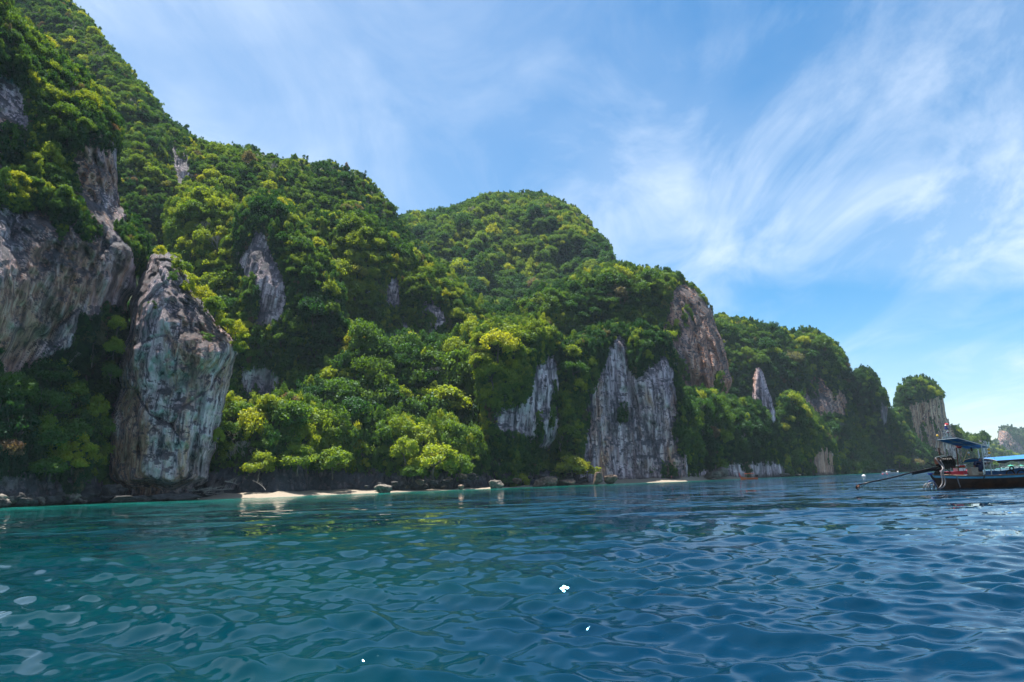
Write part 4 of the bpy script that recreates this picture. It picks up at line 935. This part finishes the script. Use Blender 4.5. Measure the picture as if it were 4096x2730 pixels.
n = 2 * len(vs); Fc = [(i*n+k, i*n+k+1, (i+1)*n+k+1, (i+1)*n+k) for i in range(len(ss)-1) for k in range(n-1)] + [tuple(range(n - 1, -1, -1))]
b.add(V, Fc); b.build('hull', MATS['hull'], smooth=False)
b = BM_()
for sd_ in (-1, 1):     # painted stripe as a proud strake below the cap rail
    V = []
    for s in ss:
        for v, o_ in ((.86, 0.0), (.86, .035), (.965, .035), (.965, 0.0)): V.append(hull_pt(s, v, sd_, o_))
    b.add(V, [(i*4+k, i*4+(k+1)%4, (i+1)*4+(k+1)%4, (i+1)*4+k) for i in range(len(ss)-1) for k in range(4)])
b.build('gunwale_stripe', MATS['blue'])
b = BM_()
for sd_ in (-1, 1): b.tube([hull_pt(s, 1, sd_, 0.02) + Vector((0, 0, .01)) for s in ss], 0.045, 6)
b.build('cap_rail', MATS['cap'])
b = BM_(); V = [hull_pt(s, .72, sd_, -0.05) for s in ss[2:-1] for sd_ in (-1, 1)]; b.add(V, [(i*2, i*2+1, i*2+3, i*2+2) for i in range(len(ss)-4)]); b.build('deck', MATS['cap'])
b = BM_(); b.tube([bp(552, 1082, DC), bp(600, 1120, DC), bp(628, 1190, DC), bp(640, 1260, DC), bp(672, 1320, DC), bp(700, 1362, DC)], [0.07, .055, .04, .035, .035, .03], 7); b.box(bp(575, 1085, DC), (0.26, 0.34, 0.09)); b.build('stern_post', MATS['deep'], smooth=False)
b = BM_(); b.tube([hull_pt(1.25, 1, -1, .05), hull_pt(1.33, .6, -1, .05), hull_pt(1.42, .40, -1, .05)], 0.035, 6); b.build('rubbing_strake', MATS['hose'])
# engine on its stern pivot
eng = BM_(); ec = bp(830, 890, DC)
eng.box(ec, (0.84, 0.50, 0.50)); eng.box(ec + Vector((-.18, 0, .28)), (0.50, 0.40, 0.26)); eng.box(ec + Vector((.24, -.02, .28)), (0.34, 0.36, 0.24)); eng.tube([ec + Vector((.1, -.1, .38)), ec + Vector((.42, -.1, .36))], .10, 9); eng.box(ec + Vector((-.05, 0, -.26)), (0.52, 0.32, 0.18))
for k in range(6): eng.tube([ec + Vector((-.30 + .11 * k, -.25, -.08)), ec + Vector((-.30 + .11 * k, -.30, .20)), ec + Vector((-.26 + .11 * k, -.18, .32))], .032, 6)
for k in range(5): eng.box(ec + Vector((-.26 + .13 * k, -.05, .33)), (0.07, .22, .09))
eng.build('engine', MATS['black'], bevel=0.02)
fly = BM_(); M_ = [(math.cos(a * math.pi / 9), math.sin(a * math.pi / 9)) for a in range(18)]
fly.tube([ec + Vector((.36, -.02, .03)), ec + Vector((.40, -.02, .03)), ec + Vector((.47, -.02, .03)), ec + Vector((.50, -.02, .03))], [.26, .34, .34, .22], 18)
fly.tube([ec + Vector((.50, -.02, .03)), ec + Vector((.56, -.02, .03))], .10, 12); fly.build('flywheel', MATS['black'])
b = BM_(); b.tube([bp(742, 760, DC), bp(725, 680, DC), bp(715, 615, DC)], .042, 8); b.tube([bp(716, 618, DC), bp(714, 606, DC)], .06, 8); b.build('exhaust_pipe', MATS['rust'])
b = BM_(); b.box(bp(690, 860, DC), (.12, .42, .34)); b.build('rusty_tank', MATS['rust'], bevel=.015)
b = BM_(); b.tube([bp(655, 785, DN+.5), bp(740, 760, DN+.5), bp(800, 748, DN+.6), bp(860, 775, DN+.6)], .022, 6); b.tube([bp(740, 790, DN+.4), bp(800, 765, DC), bp(870, 790, DC)], .02, 6); b.build('engine_frame', MATS['steel'])
b = BM_()   # tiller arm and the pivot bracket
b.tube([bp(498, 874, DC), bp(590, 915, DC), bp(660, 940, DC)], [.035, .03, .03], 7); b.tube([bp(590, 915, DC), bp(598, 985, DC)], .022, 6)
b.tube([bp(640, 1060, DC), bp(700, 1010, DC), bp(760, 990, DC)], .05, 7); b.tube([bp(700, 1075, DC), bp(720, 1000, DC)], .06, 7); b.tube([bp(860, 990, DC), bp(930, 1050, DC), bp(1010, 1095, DC)], .025, 6)
b.build('pivot_bracket', MATS['black'])
b = BM_(); b.add([tuple(bp(x, y, d)) for d in (DC - .35, DC + .35) for x, y in ((620, 1090), (640, 1050), (700, 1040), (840, 1060), (950, 1095))], [(0,1,2,3,4), (9,8,7,6,5), (0,5,6,1), (1,6,7,2), (2,7,8,3), (3,8,9,4)]); b.build('stern_block', MATS['black'])
def D2(cx, cy, d=DC): return Vector(at(3380 + cx / 5.602, 1820 + cy / 5.602, d))
b = BM_(); b.tube([D2(2200, 215), D2(2040, 285), D2(1850, 320), D2(1480, 395), D2(1020, 515), D2(620, 595), D2(290, 670)], [.075, .07, .055, .045, .045, .042, .038], 8); b.build('drive_shaft', MATS['shaft'], smooth=True)
b = BM_(); b.tube([D2(2150, 325), D2(1900, 345), D2(1700, 385), D2(1500, 430)], [.05, .07, .07, .05], 8); b.build('shaft_sleeve', MATS['black'])
b = BM_(); pc_ = D2(262, 690)
b.ball(pc_, .05)
for k in range(3):
    a = k * 2.094 + 0.35; dv = Vector((0.05, math.sin(a), math.cos(a))); sd_ = Vector((.5, math.cos(a), -math.sin(a))).normalized()
    V = [pc_ + dv * .04 + sd_ * .03, pc_ + dv * .13 + sd_ * .10, pc_ + dv * .24 + sd_ * .06, pc_ + dv * .24 - sd_ * .03, pc_ + dv * .12 - sd_ * .07, pc_ + dv * .04 - sd_ * .03]
    V2 = [v + Vector((.02, 0, 0)) for v in V]; b.add(V + V2, [(0,1,2,3,4,5), (11,10,9,8,7,6)] + [(i, i+6, (i+1)%6+6, (i+1)%6) for i in range(6)])
b.build('propeller', MATS['rust'])
b = BM_(); b.tube([D2(330, 660), D2(320, 735), D2(300, 775), D2(262, 780)], .02, 6); b.tube([D2(475, 640), D2(390, 700), D2(320, 745)], .018, 6); b.tube([D2(345, 670), D2(380, 710)], .016, 6); b.build('propeller_guard', MATS['shaft'])
for pts in ([(650, 790), (690, 850), (760, 930), (795, 980), (765, 1040), (762, 1100), (785, 1190), (782, 1260), (750, 1320), (715, 1352)], [(740, 830), (775, 890), (810, 960), (805, 1020), (792, 1070), (815, 1140), (838, 1220), (830, 1290), (790, 1335), (725, 1360)]):
    b = BM_(); b.tube([bp(x, y, DN + .15 + .3 * (i < 3)) for i, (x, y) in enumerate(pts)], .038, 8); b.build('cooling_hose', MATS['hose'], smooth=True)
for (x0, x1, yt, dd) in ((440, 560, 1262, 0.), (497, 640, 1248, .15), (530, 690, 1240, -.1), (610, 720, 1250, .1)):
    b = BM_(); xm = (x0 + x1) / 2; b.tube([bp(x0, 1372, DC + dd), bp(x0 + 8, 1300, DC + dd), bp(x0 + (x1-x0)*.28, yt + 12, DC + dd), bp(xm, yt, DC + dd), bp(x0 + (x1-x0)*.75, yt + 18, DC + dd), bp(x1 - 6, 1310, DC + dd), bp(x1, 1372, DC + dd)], .030, 7); b.build('hose_loop', MATS['hose'], smooth=True)
b = BM_(); b.tube([bp(540, 1222, DC), bp(580, 1210, DC), bp(632, 1196, DC)], .018, 5); b.ball(bp(540, 1222, DC), .05); b.build('stern_line', MATS['deep'])
# stern canopy: a flat tilted sheet on pipes
cor = [bp(1060, 424, DN), bp(1640, 590, DN), bp(1245, 622, DF), bp(692, 462, DF)]
def slab(cs, th): 
    b = BM_(); up = Vector((0, 0, th)); V = cs + [c + up for c in cs]; b.add(V, [(0,1,2,3), (7,6,5,4)] + [(i, i+4, (i+1)%4+4, (i+1)%4) for i in range(4)]); return b
slab(cor, .03).build('stern_canopy', MATS['tarpu'])
b = BM_()
for i in range(4): b.tube([cor[i] + Vector((0, 0, -.01)), cor[(i+1)%4] + Vector((0, 0, -.01))], .028, 6)
for t_ in (.33, .66): b.tube([cor[0].lerp(cor[1], t_) - Vector((0,0,.03)), cor[3].lerp(cor[2], t_) - Vector((0,0,.03))], .022, 6)
b.tube([cor[0].lerp(cor[3], .5) - Vector((0,0,.03)), cor[1].lerp(cor[2], .5) - Vector((0,0,.03))], .03, 6); b.build('canopy_frame', MATS['steel'])
b = BM_(); b.tube([bp(780, 448, DF), bp(797, 410, DF), bp(870, 405, DF), bp(950, 405, DF), bp(962, 440, DF)], .022, 6); b.build('roof_rail', MATS['steel'])
def post(pts, r=.032, mat='steel', nm='canopy_post'):
    b = BM_(); b.tube([bp(*p) for p in pts], r, 7); return b.build(nm, MATS[mat])
post([(1500, 548, DN), (1535, 830, DN), (1572, 1115, DN)], .036); post([(1038, 600, DF), (1072, 930, DF), (1085, 1100, DF)], .036, 'rust'); post([(1437, 630, DF), (1470, 830, DF), (1490, 1080, DF)]); post([(1665, 895, DN), (1692, 1110, DN)])
post([(1820, 870, DF), (1858, 1030, DF), (1870, 1100, DF)], .024); post([(1700, 872, DF), (1755, 1105, DF)], .024); post([(2183, 842, DF), (2215, 1020, DF), (2225, 1090, DF)], .024); post([(1225, 940, DF), (1258, 1100, DF)], .022); post([(1160, 970, DF), (1180, 1100, DF)], .022)
post([(1030, 668, DF), (1155, 772, DF)], .014, nm='brace'); post([(1250, 640, DC), (1165, 868, DC)], .024, 'rope', 'yellow_strut'); post([(960, 948, DC), (1130, 925, DC), (1310, 880, DC)], .022, 'steel', 'boat_hook'); post([(1640, 590, DN), (1750, 820, DN)], .010, 'rope', 'roof_line'); post([(1015, 950, DC), (1150, 1095, DC)], .012, 'rope', 'roof_line')
post([(862, 415, DF), (852, 140, DF)], .016, 'steel', 'flag_mast'); post([(700, 450, DF), (688, 330, DF)], .010, 'steel', 'whip_pole')
def ragged(c, w_, h_, mat, nm, d=DF - .02, seed=0):
    g_ = random.Random(seed); b = BM_(); p0 = bp(*c, d); nx_, nz_ = 5, 4; V = []
    for th in (0, .012):
        for j in range(nz_ + 1):
            for i in range(nx_ + 1): V.append(p0 + Vector((w_ * i / nx_, .05 * math.sin(i * 1.7 + j) + th, -h_ * j / nz_ + .04 * g_.uniform(-1, 1) * i / nx_)))
    m_ = (nx_ + 1) * (nz_ + 1); Fq = [(j*(nx_+1)+i, j*(nx_+1)+i+1, (j+1)*(nx_+1)+i+1, (j+1)*(nx_+1)+i) for j in range(nz_) for i in range(nx_)]
    b.add(V, Fq + [tuple(k + m_ for k in reversed(f)) for f in Fq]); return b.build(nm, MATS[mat])
ragged((828, 152), .19, .13, 'red', 'red_flag', seed=1); ragged((824, 205), .15, .20, 'deep', 'blue_flag', seed=2); ragged((856, 288), .12, .10, 'white', 'white_flag', seed=3); ragged((826, 185), .09, .05, 'white', 'white_flag', seed=4); ragged((858, 308), .12, .04, 'red', 'red_flag', seed=5)
for k in range(5): ragged((1030 + 18 * k, 556 + (k % 2) * 8), .13, .12 + .04 * (k % 2), ('orange', 'red')[k % 2], 'ribbon', d=DF - .05 * k, seed=10 + k)
for k in range(4): ragged((1090 + 26 * k, 930 + (k % 2) * 6), .10, .09, ('red', 'orange')[k % 2], 'ribbon', d=DC, seed=20 + k)
ragged((1300, 600), .10, .25, 'rubber', 'hanging_strap', d=DC, seed=8)
# passenger canopy: an arched blue sheet with a dark valance
b = BM_(); fr = []; NA = 9
for j, (xa, xb_, ya, yb_) in enumerate([(0, 0, 0, 0), (1, 1, 0, 0), (2, 2, 0, 0), (3, 3, 0, 0)]):
    n0 = bp(1790, 852, DN).lerp(bp(2290, 806, DN), j / 1.0) if j <= 1 else bp(1790, 852, DN).lerp(bp(2290, 806, DN), j * 1.0)
    f0 = bp(1150, 872, DF + .5).lerp(bp(1790, 830, DF + .5), j)
    for i in range(NA + 1):
        t_ = i / NA; p = f0.lerp(n0, t_); p = p + Vector((0, 0, .22 * math.sin(math.pi * t_ ** .8) + .03 * math.sin(j * 2 + i))); fr.append(p)
V = fr + [p - Vector((0, 0, .03)) for p in fr]; m_ = len(fr)
Fq = [(j*(NA+1)+i, j*(NA+1)+i+1, (j+1)*(NA+1)+i+1, (j+1)*(NA+1)+i) for j in range(3) for i in range(NA)]
b.add(V, Fq + [tuple(k + m_ for k in reversed(f)) for f in Fq]); b.build('passenger_canopy', MATS['tarpl'])
b = BM_(); b.tube(fr[:NA+1], .035, 6); b.tube([fr[j*(NA+1)+NA] for j in range(4)], .035, 6); b.build('canopy_rim', MATS['rubber'])
b = BM_(); V = []
for j in range(4):
    for q_ in range(4):
        if j < 3 or q_ == 0:
            p = fr[j*(NA+1)+NA].lerp(fr[min(j+1, 3)*(NA+1)+NA], q_ / 4); V += [p, p - Vector((0, 0.01, .12 + .07 * math.sin(q_ * 2.1 + j * 3)))]
b.add(V, [(2*i, 2*i+1, 2*i+3, 2*i+2) for i in range(len(V)//2 - 1)]); b.build('valance', MATS['rubber'])
b = BM_(); V = []; top = [(1565, 1035), (1700, 1028), (1850, 1030), (2000, 1008), (2110, 992), (2205, 972), (2300, 985), (2420, 975)]
for i, (x, y) in enumerate(top): V += [bp(x, y, DF - .1), bp(x + 12, 1115, DF - .12 + .05 * (i % 2))]
b.add(V, [(2*i, 2*i+1, 2*i+3, 2*i+2) for i in range(len(top)-1)]); b.build('side_tarp', MATS['tarpu'])
b = BM_()
for (x, y, ra) in ((2040, 1095, .27), (2250, 1105, .30), (2060, 985, .12)):
    c = bp(x, y, DC + .2); b.tube([c + Vector((ra * math.cos(a * math.pi / 8), 0, ra * math.sin(a * math.pi / 8))) for a in range(17)], .045, 6)
b.build('tyre_fender', MATS['rubber'])
b = BM_(); b.tube([bp(1572, 1090, DN - .1), bp(1556, 1130, DN - .08), bp(1545, 1175, DN - .08)], .035, 6); b.build('hanging_rag', MATS['rubber'])
b = BM_(); b.box(bp(1800, 1120, DC), (2.4, 1.2, .05)); b.build('seat_boards', MATS['cap'])
# loose things on board
def crate(x0, x1, y0, y1, d, mat, label, nm='crate', cat='crate', lid=True):
    a = bp(x0, y1, d); c = bp(x1, y0, d); t_ = empty(nm, ((a.x + c.x) / 2, d, a.z)); W_, H_ = c.x - a.x, c.z - a.z
    for s_, nm_, sz_, zz in ((1, 'box', (W_ * .94, .40, H_ * .8), H_ * .4), (2, 'lid', (W_, .44, H_ * .2), H_ * .9)):
        b = MB(); b.box((0, 0, zz), sz_); b.build(nm_, MATS[mat], t_, bevel=.015)
    return tag(t_, label, cat)
crate(900, 1145, 1035, 1118, DC + .1, 'red', 'bright red plastic crate on the stern deck of the long-tail boat')
crate(1296, 1400, 968, 1110, DN + .35, 'beige', 'beige cool box beside the seated boatman', 'cool_box', 'box')
def float_(x, y, r_, mat, label, d=DN):
    t_ = empty('net_float', bp(x, y, d)); b = MB(); b.ball((0, 0, 0), (r_, r_ * .8, r_), 12, 8); b.build('ball', MATS[mat], t_, smooth=True); b = MB(); b.tube([(0, 0, r_ * .9), (0, 0, r_ + .10)], .010, 5); b.tube([(0, 0, r_ * .8), (0, 0, r_ * 1.2)], .03, 7); b.build('loop', MATS['rope'], t_)
    return tag(t_, label, 'float')
float_(1636, 638, .08, 'yellow', 'upper yellow float hanging from the canopy corner'); float_(1646, 698, .085, 'yellow', 'lower yellow float hanging from the canopy corner')
float_(1263, 695, .065, 'white', 'white float hanging from the yellow strut', DC); float_(1268, 730, .05, 'yellow', 'small amber float under the white one', DC); float_(690, 382, .08, 'yellow', 'yellow float on the whip pole at the canopy tip', DF)

# ------------------------------------------------------------------ people
def skin_fig(name, joints, edges, mat, parent, sub=1):
    me = bpy.data.meshes.new(name); me.from_pydata([j[0] for j in joints], edges, []); o = link(name, me, mat, parent)
    md = o.modifiers.new('skin', 'SKIN'); md.use_smooth_shade = True
    for i, j in enumerate(joints):
        sv = me.skin_vertices[0].data[i]; sv.radius = (j[1], j[2] if len(j) > 2 else j[1]); sv.use_root = (i == 0)
    s_ = o.modifiers.new('sub', 'SUBSURF'); s_.levels = sub; s_.render_levels = sub; return o
sea_ = bp(1462, 1085, DN + .35)
man = empty('person', sea_)
def P3(cx, cy, dy=0.0): v = bp(cx, cy, DN + .35) - Vector(sea_); return (v.x, v.y + dy, v.z)
J = [(P3(1462, 1062), .15, .12), (P3(1462, 985), .15, .11), (P3(1462, 900), .17, .11), (P3(1466, 862), .10, .08), (P3(1474, 845), .055), (P3(1484, 818, .02), .085, .095), (P3(1490, 795, .01), .085, .09),
     (P3(1528, 872), .07), (P3(1590, 912, .10), .048), (P3(1640, 878, .22), .036), (P3(1685, 882, .3), .030), (P3(1398, 872), .07), (P3(1380, 950, .05), .048), (P3(1400, 1010, .22), .036), (P3(1420, 1030, .3), .03),
     (P3(1400, 1065, .05), .10), (P3(1300, 1055, .22), .07), (P3(1312, 1110, .25), .05), (P3(1520, 1068, .05), .10), (P3(1555, 1062, .22), .07), (P3(1548, 1120, .25), .05)]
Ed = [(0,1),(1,2),(2,3),(3,4),(4,5),(5,6),(3,7),(7,8),(8,9),(9,10),(3,11),(11,12),(12,13),(13,14),(0,15),(15,16),(16,17),(0,18),(18,19),(19,20)]
for hi_, s_ in ((10, 1), (14, -1)):      # five short fingers on each hand
    hp = Vector(J[hi_][0])
    for k in range(5):
        J.append((tuple(hp + Vector((.05 + .01 * (k % 3), .02 * (k - 2), .012 * (2 - abs(k - 2)) - (.02 if k == 0 else 0)))), .010)); Ed.append((hi_, len(J) - 1))
skin_fig('body', J, Ed, MATS['skin'], man)
Js = [(P3(1462, 1050), .30, .17), (P3(1462, 985), .28, .16), (P3(1466, 905), .27, .15), (P3(1470, 868), .17, .12), (P3(1540, 874), .115), (P3(1590, 905, .08), .09), (P3(1396, 874), .115), (P3(1378, 935, .04), .09)]
skin_fig('shirt', Js, [(0,1),(1,2),(2,3),(3,4),(4,5),(3,6),(6,7)], MATS['navy'], man)
Jp = [(P3(1462, 1072), .17, .14), (P3(1400, 1068, .05), .125), (P3(1310, 1052, .2), .09), (P3(1522, 1070, .05), .125), (P3(1556, 1062, .2), .09)]
skin_fig('shorts', Jp, [(0,1),(1,2),(0,3),(3,4)], MATS['beige'], man)
b = MB(); b.ball(P3(1487, 806, .0), (.10, .11, .10), 12, 8); b.build('hair', MATS['hair'], man, smooth=True)
tag(man, 'person in navy shirt and beige shorts seated on the boat, back turned', 'person')
def walker(px, py, d, hgt, top, label, facing=0.0):
    P_ = at(px, py, d); t_ = empty('person', P_, (0, 0, facing), (hgt / 1.7,) * 3)
    J = [((0, 0, .92), .12, .09), ((0, 0, 1.2), .13, .09), ((0, 0, 1.38), .09), ((0, 0, 1.48), .05), ((0, .01, 1.62), .085, .1), ((-.2, 0, 1.38), .05), ((-.26, .03, 1.1), .04), ((-.24, .12, .86), .03), ((.2, 0, 1.38), .05), ((.27, -.02, 1.1), .04), ((.27, .06, .86), .03),
         ((-.1, .0, .85), .09), ((-.12, .12, .48), .06), ((-.12, .05, .06), .04), ((.1, 0, .85), .09), ((.12, -.1, .48), .06), ((.12, -.2, .08), .04), ((-.12, .18, .03), .035), ((.12, -.08, .03), .035)]
    skin_fig('body', J, [(0,1),(1,2),(2,3),(3,4),(2,5),(5,6),(6,7),(2,8),(8,9),(9,10),(0,11),(11,12),(12,13),(0,14),(14,15),(15,16),(13,17),(16,18)], MATS['skin'], t_)
    skin_fig('swimwear', [((0, 0, .92), .15, .12), ((-.1, 0, .78), .11), ((.1, 0, .78), .11)] + ([((0, 0, 1.25), .16, .12)] if top else []), [(0,1),(0,2)] + ([(0,3)] if top else []), MATS['red' if top else 'deep'], t_)
    b = MB(); b.ball((0, -.02, 1.65), (.10, .11, .10)); b.build('hair', MATS['rubber'], t_); return tag(t_, label, 'person')
walker(2728, 1917, float(shore(2728 / DS)) + 3, 1.7, False, 'person in dark trunks walking on the far beach', 1.2)
walker(2687, 1917, float(shore(2687 / DS)) + 9, 1.6, True, 'person in red standing by the dark round tree on the far beach')

# ------------------------------------------------------------------ other boats, all far off
def small_boat(px, py, length, yaw, kinds, label, group=None, longtail=False):
    P_ = water_at(px, py); t_ = empty('small_boat', (P_[0], P_[1], 0), (0, 0, yaw)); hullm, roofm = kinds; L = length / 2; bw = length * .14
    b = MB(); V = []; st = [(-1, .8, 0), (-.6, 1, 0), (0, 1, 0), (.5, .8, .08), (.85, .35, .25), (1.0, .05, .45 if longtail else .3)]
    fb = .7 if not longtail else .6
    for s_, w_, r_ in st: V += [(s_ * L, -bw * w_, fb + r_ * 1.6), (s_ * L * .97, -bw * w_ * .6, -.2), (s_ * L * .97, bw * w_ * .6, -.2), (s_ * L, bw * w_, fb + r_ * 1.6)]
    b.add(V, [(i*4+k, i*4+k+1, (i+1)*4+k+1, (i+1)*4+k) for i in range(5) for k in range(3)] + [(i*4+3, i*4, (i+1)*4, (i+1)*4+3) for i in range(5)] + [(0, 3, 2, 1)]); b.build('hull', MATS[hullm], t_)
    b = MB(); b.box((-.1 * L, 0, 2.05), (L * 1.0, bw * 1.8, .09)); b.build('canopy', MATS[roofm], t_, bevel=.03)
    for sx in (-.5, .35):
        for sy in (-.8, .8): b = MB(); b.tube([(sx * L, sy * bw, fb - .1), (sx * L, sy * bw, 2.05)], .05, 6); b.build('post', MATS['steel'], t_)
    if longtail:
        b = MB(); b.tube([(L * .97, 0, .9), (L * 1.08, 0, 1.9), (L * 1.12, 0, 2.6)], [.22, .14, .06], 6); b.build('bow_post', MATS['red'], t_)
        b = MB(); b.box((-L * .95, 0, 1.2), (.9, .6, .7)); b.tube([(-L * .95, 0, 1.1), (-L * 1.6, 0, .2)], .06, 6); b.build('engine', MATS['black'], t_, bevel=.05)
    else:
        b = MB(); b.box((-L * .98, 0, .75), (.5, bw * .9, .9)); b.build('outboard_motor', MATS['white'], t_, bevel=.08)
        b = MB(); b.box((.2 * L, 0, 1.05), (L * .45, bw * 1.2, .6)); b.build('console', MATS['white'], t_, bevel=.08)
    return tag(t_, label, 'boat', group)
small_boat(3560, 1894.0, 8.5, math.pi - .15, ('white', 'tarpl'), 'white speedboat with a light blue awning moored off the far cliffs')
small_boat(2996, 1918.0, 6.2, math.pi + .1, ('orange', 'orange'), 'small red and yellow long-tail boat drawn up at the end of the far beach', longtail=True)
small_boat(3828, 1897.5, 9, .15, ('red', 'white'), 'white roofed tour boat seen behind the stern of the long-tail boat')
for k, (x, l_, L_) in enumerate([(4022, 'white tour boat moored farthest left under the low green point', 8), (4040, 'second white tour boat moored under the low green point', 7), (4058, 'third white tour boat moored under the low green point', 9), (4076, 'white tour boat moored nearest the picture edge', 8), (4090, 'small white boat cut by the picture edge', 6)]):
    small_boat(x, 1873.5 + (k % 2) * .6, L_ * 1.2, .2 * k, ('white', 'white'), l_, 'boats moored under the low green point')
for px_, l_ in ((4043, 'left green awning on the shore of the low green point'), (4084, 'right green awning on the shore of the low green point')):
    d = 1150; P_ = at(px_, 1864, d); t_ = empty('awning', (P_[0], d, P_[2])); b = MB(); b.add([(-4, -3, 0), (4, -3, 0), (4, 3, 0), (-4, 3, 0), (0, 0, 2.4)], [(0,1,4), (1,2,4), (2,3,4), (3,0,4), (3,2,1,0)]); b.build('roof', MATS['green'], t_)
    for sx, sy in ((-3.5, -2.5), (3.5, -2.5), (3.5, 2.5), (-3.5, 2.5)): b = MB(); b.tube([(sx, sy, 0), (sx, sy, -4)], .15, 5); b.build('post', MATS['white'], t_)
    tag(t_, l_, 'awning')
def buoy(px, py, r_, mat, label):
    P_ = water_at(px, py); t_ = empty('buoy', (P_[0], P_[1], .1)); b = MB(); b.ball((0, 0, 0), (r_, r_, r_ * .75), 14, 8); b.build('ball', MATS[mat], t_, smooth=True); b = MB(); b.tube([(0, 0, r_ * .6), (0, 0, r_ * 1.05)], r_ * .18, 8); b.build('ring', MATS['steel'], t_); return tag(t_, label, 'buoy')
buoy(3455, 1905, .55, 'white', 'white mooring buoy floating left of the long-tail boat'); buoy(3531, 1897.5, .35, 'red', 'tiny red buoy below the bow of the speedboat'); buoy(3549, 1897, .28, 'red', 'second tiny red buoy below the speedboat')

# ------------------------------------------------------------------ thin sea air over the far headlands
hz = MB(); hz.box((300, 1150, 234), (5200, 2900, 552)); ho = hz.build('haze', None)
hm_ = bpy.data.materials.new('haze'); hm_.use_nodes = True; ht = hm_.node_tree; ht.nodes.clear()
pv = N(ht, 'ShaderNodeVolumePrincipled', inp={'Density': HAZE, 'Color': (0.62, 0.80, 1.0, 1), 'Anisotropy': 0.0}); oo = N(ht, 'ShaderNodeOutputMaterial'); ht.links.new(pv.outputs[0], oo.inputs['Volume'])
ho.data.materials.append(hm_); tag(ho, 'thin blue sea haze over the far headlands', None, None, 'stuff')
